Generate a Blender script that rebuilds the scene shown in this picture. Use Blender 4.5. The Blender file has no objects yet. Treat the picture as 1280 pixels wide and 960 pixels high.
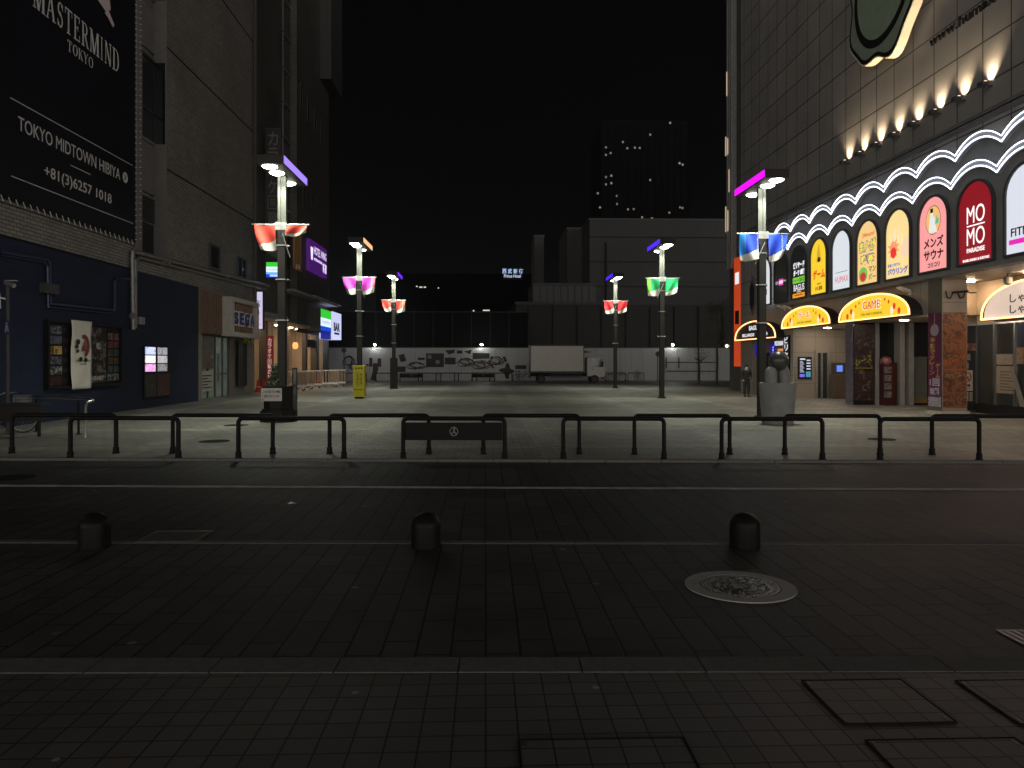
import bpy, bmesh, math, random
from mathutils import Vector, Matrix
random.seed(7)
SC = bpy.context.scene
COL = SC.collection
R_ = math.radians
# ------------------------------------------------------------------ camera, world, exposure
H = 1.8                       # eye height
FPX = 960.0                   # focal length in photo pixels (photo 1280 wide)
HOR = 452.0                   # horizon row in the photo
YAW = R_(1.97)                # the camera looks a little to the right of the square's axis
cd = bpy.data.cameras.new('camera'); cam = bpy.data.objects.new('camera', cd); COL.objects.link(cam)
cam.location = (0, 0, H); cam.rotation_euler = (R_(90), 0, -YAW)
cd.sensor_width = 36; cd.lens = 36 * FPX / 1280; cd.shift_y = -(480 - HOR) / 1280
cd.clip_start = 0.1; cd.clip_end = 2000
SC.camera = cam
w = bpy.data.worlds.new('World'); SC.world = w; w.use_nodes = True
nt = w.node_tree; nt.nodes.clear()
wo = nt.nodes.new('ShaderNodeOutputWorld'); bg = nt.nodes.new('ShaderNodeBackground')
tc = nt.nodes.new('ShaderNodeTexCoord'); sx = nt.nodes.new('ShaderNodeSeparateXYZ')
nt.links.new(tc.outputs['Generated'], sx.inputs[0])
mr = nt.nodes.new('ShaderNodeMapRange'); mr.interpolation_type = 'SMOOTHSTEP'
mr.inputs['From Min'].default_value = -0.05; mr.inputs['From Max'].default_value = -0.6
nt.links.new(sx.outputs['Y'], mr.inputs['Value'])
mx = nt.nodes.new('ShaderNodeMix'); mx.data_type = 'RGBA'
mx.inputs[6].default_value = (0.0012, 0.0012, 0.0014, 1)      # black night sky over the square
mx.inputs[7].default_value = (2.35, 2.2, 2.04, 1)         # glow of the lit city behind the viewer
zq = nt.nodes.new('ShaderNodeMapRange'); zq.interpolation_type = 'SMOOTHSTEP'     # the glow hugs the horizon
zq.inputs['From Min'].default_value = 0.42; zq.inputs['From Max'].default_value = 0.0
nt.links.new(sx.outputs['Z'], zq.inputs['Value'])
mq = nt.nodes.new('ShaderNodeMath'); mq.operation = 'MULTIPLY'; nt.links.new(mr.outputs[0], mq.inputs[0]); nt.links.new(zq.outputs[0], mq.inputs[1])
nt.links.new(mq.outputs[0], mx.inputs[0]); nt.links.new(mx.outputs[2], bg.inputs[0])
bg.inputs[1].default_value = 1.0
nt.links.new(bg.outputs[0], wo.inputs[0])
SC.view_settings.view_transform = 'Standard'; SC.view_settings.look = 'None'
SC.view_settings.exposure = 0; SC.view_settings.gamma = 1; SC.view_settings.use_curve_mapping = False
SC.cycles.use_denoising = True
SC.cycles.max_bounces = 6; SC.cycles.sample_clamp_indirect = 3
try: SC.cycles.use_light_tree = True
except Exception: pass
LAMP_E = 26.0                 # radiance of the street lamps' lens discs
LAMP_W = 600.0                # downward beam behind each lens

# ------------------------------------------------------------------ photo -> place
FW = Vector((math.sin(YAW), math.cos(YAW), 0)); RT = Vector((math.cos(YAW), -math.sin(YAW), 0)); UP = Vector((0, 0, 1))
EYE = Vector((0, 0, H))
def ray(px, py): return FW + RT * ((px - 640) / FPX) + UP * ((HOR - py) / FPX)
def G(px, py, z=0.0): d = ray(px, py); return EYE + d * ((z - H) / d.z)
def WX(px, py, x): d = ray(px, py); return EYE + d * (x / d.x)
def WY(px, py, y): d = ray(px, py); return EYE + d * (y / d.y)
def PD(px, py, dist): return EYE + ray(px, py) * dist

# ------------------------------------------------------------------ materials
def srgb(r, g, b): return tuple(((c / 255) / 12.92 if c / 255 <= .04045 else ((c / 255 + .055) / 1.055) ** 2.4) for c in (r, g, b))
def newmat(name):
    m = bpy.data.materials.new(name); m.use_nodes = True
    return m, m.node_tree, m.node_tree.nodes['Principled BSDF']
def M(name, col, rough=.6, metal=0., noise=.12, nscale=4., bump=0., bscale=40., es=0., ecol=None, spec=.5):
    m, t, b = newmat(name); N = t.nodes; L = t.links; b.inputs['Specular IOR Level'].default_value = spec
    b.inputs['Roughness'].default_value = rough; b.inputs['Metallic'].default_value = metal
    c = (*col, 1)
    b.inputs['Base Color'].default_value = c
    if noise or bump:
        tcn = N.new('ShaderNodeTexCoord')
    if noise:
        no = N.new('ShaderNodeTexNoise'); no.inputs['Scale'].default_value = nscale; no.inputs['Detail'].default_value = 6
        L.new(tcn.outputs['Object'], no.inputs['Vector'])
        mi = N.new('ShaderNodeMix'); mi.data_type = 'RGBA'
        mi.inputs[6].default_value = (*[max(0, x * (1 - noise * 2)) for x in col], 1)
        mi.inputs[7].default_value = (*[min(1, x * (1 + noise * 2)) for x in col], 1)
        L.new(no.outputs['Fac'], mi.inputs[0]); L.new(mi.outputs[2], b.inputs['Base Color'])
        rr = N.new('ShaderNodeMapRange'); rr.inputs['To Min'].default_value = max(.05, rough - .12); rr.inputs['To Max'].default_value = min(1, rough + .12)
        L.new(no.outputs['Fac'], rr.inputs['Value']); L.new(rr.outputs[0], b.inputs['Roughness'])
    if bump:
        n2 = N.new('ShaderNodeTexNoise'); n2.inputs['Scale'].default_value = bscale; n2.inputs['Detail'].default_value = 4
        L.new(tcn.outputs['Object'], n2.inputs['Vector'])
        bu = N.new('ShaderNodeBump'); bu.inputs['Strength'].default_value = bump; bu.inputs['Distance'].default_value = .01
        L.new(n2.outputs['Fac'], bu.inputs['Height']); L.new(bu.outputs[0], b.inputs['Normal'])
    if es:
        b.inputs['Emission Color'].default_value = (*(ecol or col), 1); b.inputs['Emission Strength'].default_value = es
    return m
def tile(name, c1, c2, mortar, bw, bh, axes='xy', offset=.5, ms=.01, rough=.6, bump=.3, bands=None, stain=.25, rot=0., stscale=.35, var=None, rvar=.15, spec=.5, gum=0):
    m, t, b = newmat(name); N = t.nodes; L = t.links; b.inputs['Specular IOR Level'].default_value = spec
    ge = N.new('ShaderNodeNewGeometry'); sp = N.new('ShaderNodeSeparateXYZ'); L.new(ge.outputs['Position'], sp.inputs[0])
    co = N.new('ShaderNodeCombineXYZ')
    L.new(sp.outputs['XYZ'.index(axes[0].upper())], co.inputs[0]); L.new(sp.outputs['XYZ'.index(axes[1].upper())], co.inputs[1])
    br = N.new('ShaderNodeTexBrick'); br.offset = offset; br.squash = 1
    br.inputs['Color1'].default_value = (*c1, 1); br.inputs['Color2'].default_value = (*c2, 1); br.inputs['Mortar'].default_value = (*mortar, 1)
    br.inputs['Scale'].default_value = 1; br.inputs['Mortar Size'].default_value = ms; br.inputs['Mortar Smooth'].default_value = .3
    br.inputs['Brick Width'].default_value = bw; br.inputs['Row Height'].default_value = bh
    L.new(co.outputs[0], br.inputs['Vector'])
    no = N.new('ShaderNodeTexNoise'); no.inputs['Scale'].default_value = stscale; no.inputs['Detail'].default_value = 9; no.inputs['Roughness'].default_value = .65
    L.new(ge.outputs['Position'], no.inputs['Vector'])
    rm = N.new('ShaderNodeMapRange'); rm.inputs['From Min'].default_value = .3; rm.inputs['From Max'].default_value = .7
    rm.inputs['To Min'].default_value = 1 - stain; rm.inputs['To Max'].default_value = 1 + stain
    L.new(no.outputs['Fac'], rm.inputs['Value'])
    src = br.outputs['Color']
    if bands:                                   # paving laid in a pattern of pale and dark bands
        per, wd, gain, ox, oy = bands
        facs = []
        for ax, o in ((0, ox), (1, oy)):
            ad = N.new('ShaderNodeMath'); ad.operation = 'ADD'; ad.inputs[1].default_value = 1000 * per + o; L.new(sp.outputs[ax], ad.inputs[0])
            mo = N.new('ShaderNodeMath'); mo.operation = 'MODULO'; mo.inputs[1].default_value = per; L.new(ad.outputs[0], mo.inputs[0])
            lt = N.new('ShaderNodeMath'); lt.operation = 'LESS_THAN'; lt.inputs[1].default_value = wd; L.new(mo.outputs[0], lt.inputs[0])
            facs.append(lt)
        mxm = N.new('ShaderNodeMath'); mxm.operation = 'MAXIMUM'; L.new(facs[0].outputs[0], mxm.inputs[0]); L.new(facs[1].outputs[0], mxm.inputs[1])
        mu0 = N.new('ShaderNodeMix'); mu0.data_type = 'RGBA'; mu0.blend_type = 'MULTIPLY'
        mu0.inputs[7].default_value = (gain, gain, gain, 1); L.new(mxm.outputs[0], mu0.inputs[0]); L.new(src, mu0.inputs[6]); src = mu0.outputs[2]
    if gum:                                     # pale trodden gum spots and grit
        vo = N.new('ShaderNodeTexVoronoi'); vo.inputs['Scale'].default_value = gum; L.new(ge.outputs['Position'], vo.inputs['Vector'])
        lg = N.new('ShaderNodeMath'); lg.operation = 'LESS_THAN'; lg.inputs[1].default_value = .045; L.new(vo.outputs['Distance'], lg.inputs[0])
        gm = N.new('ShaderNodeMix'); gm.data_type = 'RGBA'; gm.inputs[7].default_value = (*[min(1, q * 2.4 + .01) for q in c1], 1); L.new(lg.outputs[0], gm.inputs[0]); L.new(src, gm.inputs[6]); src = gm.outputs[2]
    mu = N.new('ShaderNodeVectorMath'); mu.operation = 'SCALE'; L.new(src, mu.inputs[0]); L.new(rm.outputs[0], mu.inputs['Scale'])
    L.new(mu.outputs[0], b.inputs['Base Color'])
    n2 = N.new('ShaderNodeTexNoise'); n2.inputs['Scale'].default_value = 60; n2.inputs['Detail'].default_value = 3; L.new(ge.outputs['Position'], n2.inputs['Vector'])
    r2 = N.new('ShaderNodeMapRange'); r2.inputs['To Min'].default_value = rough - rvar; r2.inputs['To Max'].default_value = rough + rvar
    L.new(no.outputs['Fac'], r2.inputs['Value']); L.new(r2.outputs[0], b.inputs['Roughness'])
    hh = N.new('ShaderNodeMath'); hh.operation = 'MULTIPLY_ADD'; hh.inputs[1].default_value = -1.0
    sc = N.new('ShaderNodeMath'); sc.operation = 'MULTIPLY'; sc.inputs[1].default_value = .25; L.new(n2.outputs['Fac'], sc.inputs[0])
    L.new(br.outputs['Fac'], hh.inputs[0]); L.new(sc.outputs[0], hh.inputs[2])
    bu = N.new('ShaderNodeBump'); bu.inputs['Strength'].default_value = bump; bu.inputs['Distance'].default_value = .006
    L.new(hh.outputs[0], bu.inputs['Height']); L.new(bu.outputs[0], b.inputs['Normal'])
    return m
def printed(name, cols, scale=6, es=0., kind='noise', rough=.35, seed=0.):
    """a printed picture: blotches of ink in a few colours"""
    m, t, b = newmat(name); N = t.nodes; L = t.links
    tcn = N.new('ShaderNodeTexCoord'); mp = N.new('ShaderNodeMapping'); mp.inputs['Location'].default_value = (seed, seed * .7, seed * 1.3)
    L.new(tcn.outputs['Object'], mp.inputs[0])
    if kind == 'noise':
        no = N.new('ShaderNodeTexNoise'); no.inputs['Scale'].default_value = scale; no.inputs['Detail'].default_value = 4; no.inputs['Distortion'].default_value = 1.5
        out = no.outputs['Fac']; lo, hi = .28, .72
    else:
        no = N.new('ShaderNodeTexVoronoi'); no.inputs['Scale'].default_value = scale; lo, hi = .05, .95
        sp = N.new('ShaderNodeSeparateColor'); L.new(no.outputs['Color'], sp.inputs[0]); out = sp.outputs[0]
    L.new(mp.outputs[0], no.inputs['Vector'])
    ra = N.new('ShaderNodeValToRGB'); ra.color_ramp.interpolation = 'CONSTANT' if kind != 'noise' else 'EASE'
    el = ra.color_ramp.elements
    while len(el) < len(cols): el.new(.5)
    for i, c in enumerate(cols):
        el[i].position = lo + (hi - lo) * i / max(1, len(cols) - (0 if kind != 'noise' else 1)); el[i].color = (*c, 1)
    L.new(out, ra.inputs[0]); L.new(ra.outputs[0], b.inputs['Base Color']); b.inputs['Roughness'].default_value = rough
    if es: L.new(ra.outputs[0], b.inputs['Emission Color']); b.inputs['Emission Strength'].default_value = es
    return m
_em = {}
def E(rgb, es=1.0):
    """a lit face: colour given as it shows in the photo"""
    k = (rgb, es)
    if k not in _em:
        c = srgb(*rgb); _em[k] = M('lit_%d_%d_%d_%d' % (*rgb, int(es * 100)), tuple(x * .3 for x in c), .4, noise=0, es=es, ecol=c)
    return _em[k]
_pm = {}
def P(rgb, rough=.5):
    k = (rgb, rough)
    if k not in _pm: _pm[k] = M('paint_%d_%d_%d' % rgb, srgb(*rgb), rough, noise=.06)
    return _pm[k]

MAT = dict(
    asphalt=M('asphalt', (.05, .05, .05), .85, noise=.2, bump=.5, bscale=90),
    steel=M('steel', (.45, .45, .44), .32, 1., noise=.1), galv=M('galvanised', (.38, .38, .37), .5, .8, noise=.2, nscale=9),
    black=M('black_paint', (.012, .012, .012), .45, noise=.15, nscale=14, spec=.15), blackm=M('black_matt', (.015, .015, .015), .8, spec=.1),
    rail=M('rail_paint', (.007, .007, .0068), .45, noise=.2, nscale=20, spec=.12),
    iron=M('cast_iron', (.17, .165, .155), .38, .8, noise=.25, nscale=18),
    granite=M('granite', (.010, .010, .0097), .4, noise=.3, nscale=60, spec=.12),
    kerb=M('kerb_granite', (.12, .115, .105), .85, noise=.25, nscale=25, bump=.3),
    concrete=M('concrete', (.26, .255, .24), .8, noise=.15, nscale=2.5, bump=.25),
    darkconc=M('dark_concrete', (.13, .125, .12), .8, noise=.15, nscale=1.5, bump=.2),
    alu=M('aluminium', (.07, .073, .062), .5, .1, noise=.1, nscale=10),
    brown=M('dark_bronze', (.030, .027, .024), .55, 0, noise=.15, spec=.15),
    glass=M('dark_glass', (.012, .013, .015), .06, noise=0), glass2=M('smoked_glass', (.03, .032, .03), .12, noise=.1),
    white=M('white_paint', (.7, .7, .68), .5, noise=.08), grey=M('grey_paint', (.22, .22, .22), .55), dgrey=M('charcoal_paint', (.055, .055, .056), .55, noise=.15, spec=.25),
    cream=M('cream_wall', (.50, .42, .32), .6, noise=.08), wood=M('brown_slat', (.16, .10, .065), .55, noise=.3, nscale=8),
    bluew=M('blue_frame', (.03, .04, .08), .5), lens=M('lamp_lens', (.8, .8, .8), .3, noise=0, es=LAMP_E, ecol=(.97, 1., .86)),
    neon=M('neon_white', (.8, .8, .8), .3, noise=0, es=5.5, ecol=(.80, .86, 1.)), neonw=M('neon_warm', (.8, .6, .4), .3, noise=0, es=2.6, ecol=(1., .50, .20)),
    rubber=M('rubber', (.02, .02, .02), .8), leaf=M('leaf', (.045, .07, .03), .6, noise=.35, nscale=3), bark=M('bark', (.09, .07, .05), .9, noise=.3, bump=.6),
    skin=M('skin', (.42, .27, .20), .55, noise=.05), cloth=M('dark_cloth', (.014, .014, .016), .9, bump=.2), cloth2=M('trouser_cloth', (.018, .018, .022), .9),
    hair=M('hair', (.012, .010, .009), .5), linen=M('white_cloth', (.62, .60, .52), .85, noise=.06, nscale=3, bump=.3, bscale=9),
)

# ------------------------------------------------------------------ mesh collector
class MB:
    def __init__(s): s.v = []; s.f = []; s.mi = []; s.mats = []
    def _m(s, mat):
        if mat not in s.mats: s.mats.append(mat)
        return s.mats.index(mat)
    def add(s, vs, fs, mat=None):
        n = len(s.v); k = s._m(mat); s.v += [Vector(v) for v in vs]
        for f in fs: s.f.append([i + n for i in f]); s.mi.append(k)
        return s
    def box(s, a, b, mat=None):
        x0, x1 = sorted((a[0], b[0])); y0, y1 = sorted((a[1], b[1])); z0, z1 = sorted((a[2], b[2]))
        return s.add([(x0, y0, z0), (x1, y0, z0), (x1, y1, z0), (x0, y1, z0), (x0, y0, z1), (x1, y0, z1), (x1, y1, z1), (x0, y1, z1)],
                     [(3, 2, 1, 0), (4, 5, 6, 7), (0, 1, 5, 4), (1, 2, 6, 5), (2, 3, 7, 6), (3, 0, 4, 7)], mat)
    def fbox(s, F, s0, s1, z0, z1, d0, d1, mat=None):
        s0, s1 = sorted((s0, s1)); z0, z1 = sorted((z0, z1)); d0, d1 = sorted((d0, d1))
        vs = [F(a, b, c) for c in (d0, d1) for (a, b) in ((s0, z0), (s1, z0), (s1, z1), (s0, z1))]
        return s.add(vs, [(3, 2, 1, 0), (4, 5, 6, 7), (0, 1, 5, 4), (1, 2, 6, 5), (2, 3, 7, 6), (3, 0, 4, 7)], mat)
    def prism(s, F, pts, d0, d1, mat=None):
        n = len(pts)
        vs = [F(a, b, d0) for a, b in pts] + [F(a, b, d1) for a, b in pts]
        return s.add(vs, [tuple(range(n))[::-1], tuple(range(n, 2 * n))] + [(i, (i + 1) % n, n + (i + 1) % n, n + i) for i in range(n)], mat)
    def strip(s, F, A, B, d0, d1, mat=None):
        """solid between two curves with the same number of points"""
        n = len(A)
        for i in range(n - 1):
            q = [A[i], A[i + 1], B[i + 1], B[i]]
            vs = [F(a, b, d0) for a, b in q] + [F(a, b, d1) for a, b in q]
            fs = [(3, 2, 1, 0), (4, 5, 6, 7), (0, 1, 5, 4), (2, 3, 7, 6)]
            if i == 0: fs.append((3, 0, 4, 7))
            if i == n - 2: fs.append((1, 2, 6, 5))
            s.add(vs, fs, mat)
        return s
    def cyl(s, p0, p1, r0, r1=None, n=14, mat=None, caps=True):
        p0 = Vector(p0); p1 = Vector(p1); r1 = r0 if r1 is None else r1
        ax = (p1 - p0).normalized(); u = ax.orthogonal().normalized(); v = ax.cross(u)
        vs = []
        for p, r in ((p0, r0), (p1, r1)):
            for i in range(n): a = 2 * math.pi * i / n; vs.append(p + (u * math.cos(a) + v * math.sin(a)) * r)
        fs = [(i, (i + 1) % n, n + (i + 1) % n, n + i) for i in range(n)]
        if caps: fs += [tuple(range(n))[::-1], tuple(range(n, 2 * n))]
        return s.add(vs, fs, mat)
    def tube(s, pts, r, n=8, mat=None):
        pts = [Vector(p) for p in pts]; rings = []
        u = None
        for i, p in enumerate(pts):
            t = ((pts[min(i + 1, len(pts) - 1)] - p).normalized() + (p - pts[max(i - 1, 0)]).normalized())
            t = t.normalized() if t.length > 1e-6 else Vector((0, 0, 1))
            if u is None: u = t.orthogonal().normalized()
            u = (u - t * u.dot(t)); u = u.normalized() if u.length > 1e-6 else t.orthogonal().normalized()
            v = t.cross(u)
            rr = r[i] if isinstance(r, (list, tuple)) else r
            rings.append([p + (u * math.cos(2 * math.pi * k / n) + v * math.sin(2 * math.pi * k / n)) * rr for k in range(n)])
        vs = [q for g in rings for q in g]; m = len(pts)
        fs = [(i * n + k, i * n + (k + 1) % n, (i + 1) * n + (k + 1) % n, (i + 1) * n + k) for i in range(m - 1) for k in range(n)]
        fs += [tuple(range(n))[::-1], tuple(range((m - 1) * n, m * n))]
        return s.add(vs, fs, mat)
    def lathe(s, c, prof, n=28, mat=None):
        c = Vector(c); vs = []; m = len(prof)
        for r, z in prof:
            for k in range(n): a = 2 * math.pi * k / n; vs.append(c + Vector((r * math.cos(a), r * math.sin(a), z)))
        fs = [(i * n + k, i * n + (k + 1) % n, (i + 1) * n + (k + 1) % n, (i + 1) * n + k) for i in range(m - 1) for k in range(n)]
        fs += [tuple(range(n))[::-1], tuple(range((m - 1) * n, m * n))]
        return s.add(vs, fs, mat)
    def sphere(s, c, r, n=20, m=12, mat=None, sc=(1, 1, 1)):
        prof = [(max(1e-4, math.sin(math.pi * i / m)) * r, -math.cos(math.pi * i / m) * r) for i in range(m + 1)]
        k = len(s.v); s.lathe((0, 0, 0), prof, n, mat)
        for i in range(k, len(s.v)):
            v = s.v[i]; s.v[i] = Vector((v.x * sc[0] + c[0], v.y * sc[1] + c[1], v.z * sc[2] + c[2]))
        return s
    def text(s, body, F, s0, s1, z0, z1, d0, d1, mat=None, bold=0.):
        vs, fs = glyphs(body, bold)
        lo = [min(v[i] for v in vs) for i in (0, 1)]; hi = [max(v[i] for v in vs) for i in (0, 1)]
        s0, s1 = s0, s1
        def mp(v): return (s0 + (v[0] - lo[0]) / max(1e-6, hi[0] - lo[0]) * (s1 - s0), z0 + (v[1] - lo[1]) / max(1e-6, hi[1] - lo[1]) * (z1 - z0))
        s.add([F(*mp(v), d1 if v[2] > 0 else d0) for v in vs], fs, mat); return s
    def vtext(s, body, F, s0, s1, z0, z1, d0, d1, mat=None, bold=0., gap=.14):
        h = (z1 - z0) / len(body)
        for i, ch in enumerate(body):
            zt = z1 - i * h; g = h * gap / 2
            if ch == 'ー': s.fbox(F, (s0 + s1) / 2 - abs(s1 - s0) * .06, (s0 + s1) / 2 + abs(s1 - s0) * .06, zt - h + g, zt - g, d0, d1, mat)
            elif ch == '□':
                a, b = sorted((s0, s1)); k = (b - a) * .07
                for r in ((a, b, zt - g - k * 1.3, zt - g), (a, b, zt - h + g, zt - h + g + k * 1.3), (a, a + k, zt - h + g + k * 1.3, zt - g - k * 1.3), (b - k, b, zt - h + g + k * 1.3, zt - g - k * 1.3)):
                    s.fbox(F, *r, d0, d1, mat)
                s.text('回', F, s0 + (s1 - s0) * .28, s0 + (s1 - s0) * .72, zt - h + h * .28, zt - h * .28, d0, d1, mat, bold)
            elif ch != ' ': s.text(ch, F, s0, s1, zt - h + g, zt - g, d0, d1, mat, bold)
        return s
    def build(s, name, mat=None, parent=None, bevel=0., smooth=0., loc=None):
        off = Vector((0, 0, 0)); p = parent
        while p is not None: off += p.location; p = p.parent
        if parent is None:
            if loc is None:
                xs = [v.x for v in s.v]; ys = [v.y for v in s.v]; zs = [v.z for v in s.v]
                loc = ((min(xs) + max(xs)) / 2, (min(ys) + max(ys)) / 2, min(zs))
            off = Vector(loc)
        me = bpy.data.meshes.new(name); me.from_pydata([v - off for v in s.v], [], s.f)
        mats = [q or mat or MAT['grey'] for q in (s.mats or [None])]
        for m in mats: me.materials.append(m)
        me.polygons.foreach_set('material_index', s.mi)
        bm = bmesh.new(); bm.from_mesh(me); bmesh.ops.recalc_face_normals(bm, faces=bm.faces); bm.to_mesh(me); bm.free()
        if smooth:
            me.polygons.foreach_set('use_smooth', [True] * len(me.polygons)); me.set_sharp_from_angle(angle=R_(smooth))
        o = bpy.data.objects.new(name, me); COL.objects.link(o)
        if parent is None: o.location = off
        else: o.parent = parent
        if bevel:
            b = o.modifiers.new('bevel', 'BEVEL'); b.width = bevel; b.segments = 2; b.limit_method = 'ANGLE'
        return o
_gl = {}
def glyphs(body, bold=0.):
    if 'M' in body or 'W' in body: bold = min(bold, .0)
    k = (body, bold)
    if k not in _gl:
        c = bpy.data.curves.new('lettering', 'FONT'); c.body = body; c.size = 1; c.extrude = .01; c.resolution_u = 4; c.offset = bold
        o = bpy.data.objects.new('lettering', c); COL.objects.link(o)
        dg = bpy.context.evaluated_depsgraph_get(); me = bpy.data.meshes.new_from_object(o.evaluated_get(dg))
        _gl[k] = ([tuple(v.co) for v in me.vertices], [tuple(p.vertices) for p in me.polygons])
        bpy.data.objects.remove(o); bpy.data.curves.remove(c); bpy.data.meshes.remove(me)
    return _gl[k]
def skin(verts, edges, radii, sub=1):
    me = bpy.data.meshes.new('figure'); me.from_pydata(verts, edges, [])
    o = bpy.data.objects.new('figure', me); COL.objects.link(o)
    md = o.modifiers.new('s', 'SKIN'); md.use_smooth_shade = True
    for i, r in enumerate(radii):
        sv = me.skin_vertices[0].data[i]; sv.radius = (r, r) if not isinstance(r, tuple) else r; sv.use_root = (i == 0)
    if sub: q = o.modifiers.new('u', 'SUBSURF'); q.levels = sub; q.render_levels = sub
    dg = bpy.context.evaluated_depsgraph_get(); m2 = bpy.data.meshes.new_from_object(o.evaluated_get(dg))
    r = ([tuple(v.co) for v in m2.vertices], [tuple(p.vertices) for p in m2.polygons])
    bpy.data.objects.remove(o); bpy.data.meshes.remove(me); bpy.data.meshes.remove(m2)
    return r
# flat frames: F(s, z, d) -> point; s runs left to right as the viewer reads the face, d comes out of it
def FL(x): return lambda s, z, d: Vector((x + d, s, z))            # faces +X (left side of the square), s = Y
def FR(x): return lambda s, z, d: Vector((x - d, -s, z))           # faces -X (right side), s = -Y
def FC(y): return lambda s, z, d: Vector((s, y - d, z))            # faces the viewer, s = X
def FG(z): return lambda s, t, d: Vector((s, t, z + d))            # lies on the ground
def FA(loc, a): 
    c, n = math.cos(a), math.sin(a)
    return lambda s, z, d: Vector((loc[0] + s * c + d * n, loc[1] + s * n - d * c, loc[2] + z))

def tag(o, label, cat, group=None, kind=None):
    o['label'] = label; o['category'] = cat
    if group: o['group'] = group
    if kind: o['kind'] = kind
    return o
def thing(name, label, cat, loc=(0, 0, 0), group=None):
    o = bpy.data.objects.new(name, None); COL.objects.link(o); o.location = loc; o.empty_display_size = .2
    return tag(o, label, cat, group)
def struct(name, mb, mat, label, cat, **k): return tag(mb.build(name, mat, **k), label, cat, kind='structure')
def copy_tree(o, parent=None):
    c = o.copy(); COL.objects.link(c)
    if parent is not None: c.parent = parent
    for ch in [q for q in bpy.data.objects if q.parent == o]: copy_tree(ch, c)
    return c
ORD = ['first', 'second', 'third', 'fourth', 'fifth', 'sixth', 'seventh', 'eighth', 'ninth', 'tenth', 'eleventh', 'twelfth']

WL, WR = -12.9, 15.0
YL = lambda px, x=WL: WX(px, 452, x).y
ZL = lambda px, py, x=WL: WX(px, py, x).z
YR = lambda px, x=WR: WX(px, 452, x).y
ZR = lambda px, py, x=WR: WX(px, py, x).z

# ================================================================== THE GROUND
def quad(mb, a, b, c, d, z): return mb.add([(p.x, p.y, z) for p in (a, b, c, d)], [(0, 1, 2, 3)])
def ext(px0, py0, px1, py1, k=60):
    a = G(px0, py0); b = G(px1, py1); u = (b - a).normalized(); return a - u * k, b + u * k
struct('ground', MB().add([(-500, -60, -.03), (500, -60, -.03), (500, 900, -.03), (-500, 900, -.03)], [(0, 1, 2, 3)]), MAT['asphalt'], 'dark asphalt ground that runs out under the city to the horizon', 'ground')
m_side = tile('sidewalk_tiles', (.118, .109, .100), (.092, .085, .079), (.008, .008, .008), .158, .148, offset=0, ms=.0055, rough=.55, bump=.5, stain=.4, gum=2.2)
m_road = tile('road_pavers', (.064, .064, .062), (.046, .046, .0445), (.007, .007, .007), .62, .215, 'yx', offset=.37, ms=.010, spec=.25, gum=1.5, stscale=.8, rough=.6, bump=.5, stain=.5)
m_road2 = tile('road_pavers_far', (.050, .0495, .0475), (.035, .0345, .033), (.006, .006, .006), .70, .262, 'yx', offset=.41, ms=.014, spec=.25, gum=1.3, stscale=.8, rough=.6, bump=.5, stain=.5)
m_plaza = tile('plaza_pavers', (.215, .210, .178), (.150, .148, .130), (.06, .058, .052), .30, .30, offset=.5, ms=.010, rough=.55, bump=.4, bands=(4.2, .62, 1.3, 3.15, 1.1), stain=.16, stscale=.25)
k1a, k1b = ext(0, 575.5, 1280, 579.5)      # edge of the square
wla, wlb = ext(0, 608.5, 1280, 613.5)      # white line
k2a, k2b = ext(0, 679, 1280, 681)          # strip by the bollards
k3a, k3b = ext(0, 826, 1280, 825)          # near kerb, far side
k4a, k4b = ext(0, 842, 1280, 840)          # near kerb, near side
mb = MB(); quad(mb, Vector((-70, -20, 0)), Vector((70, -20, 0)), k4b, k4a, .0); struct('sidewalk', mb, m_side, 'dark brown pavement of small square tiles in the foreground', 'pavement')
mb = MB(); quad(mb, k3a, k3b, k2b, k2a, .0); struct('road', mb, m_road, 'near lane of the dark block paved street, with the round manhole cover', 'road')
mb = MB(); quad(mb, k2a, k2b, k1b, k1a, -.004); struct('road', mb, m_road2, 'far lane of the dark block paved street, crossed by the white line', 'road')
mb = MB(); quad(mb, k1a, k1b, Vector((90, 95, 0)), Vector((-90, 95, 0)), .03); struct('plaza', mb, m_plaza, 'grey paved square lit by street lamps beyond the guard rails', 'square')
def ribbon(mb, a, b, wd, z0, z1, seg, gap=.004, mat=None):
    u = (b - a).normalized(); n = Vector((-u.y, u.x, 0)); L = (b - a).length; k = int(L / seg)
    for i in range(k):
        p = a + u * (i * seg + gap); q = a + u * ((i + 1) * seg - gap)
        if max(abs(p.x), abs(q.x)) > 30: continue
        vs = [(c.x, c.y, z) for z in (z0, z1) for c in (p, q, q + n * wd, p + n * wd)]
        mb.add(vs, [(3, 2, 1, 0), (4, 5, 6, 7), (0, 1, 5, 4), (1, 2, 6, 5), (2, 3, 7, 6), (3, 0, 4, 7)], mat)
mb = MB(); ribbon(mb, k4a, k4b, .225, -.02, .006, .72); struct('kerb', mb, MAT['kerb'], 'pale granite kerb between the tiled pavement and the street', 'kerb', bevel=.003)
mb = MB(); ribbon(mb, k2a, k2b, .11, -.02, .006, .9); struct('kerb', mb, MAT['kerb'], 'thin flush granite strip running past the bollards', 'kerb')
mb = MB(); ribbon(mb, k1a, k1b, .13, -.02, .045, 1.0); struct('kerb', mb, MAT['kerb'], 'low granite kerb along the edge of the square under the guard rails', 'kerb', bevel=.008)
mb = MB(); 
u = (wlb - wla).normalized(); nn = Vector((-u.y, u.x, 0))
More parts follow.
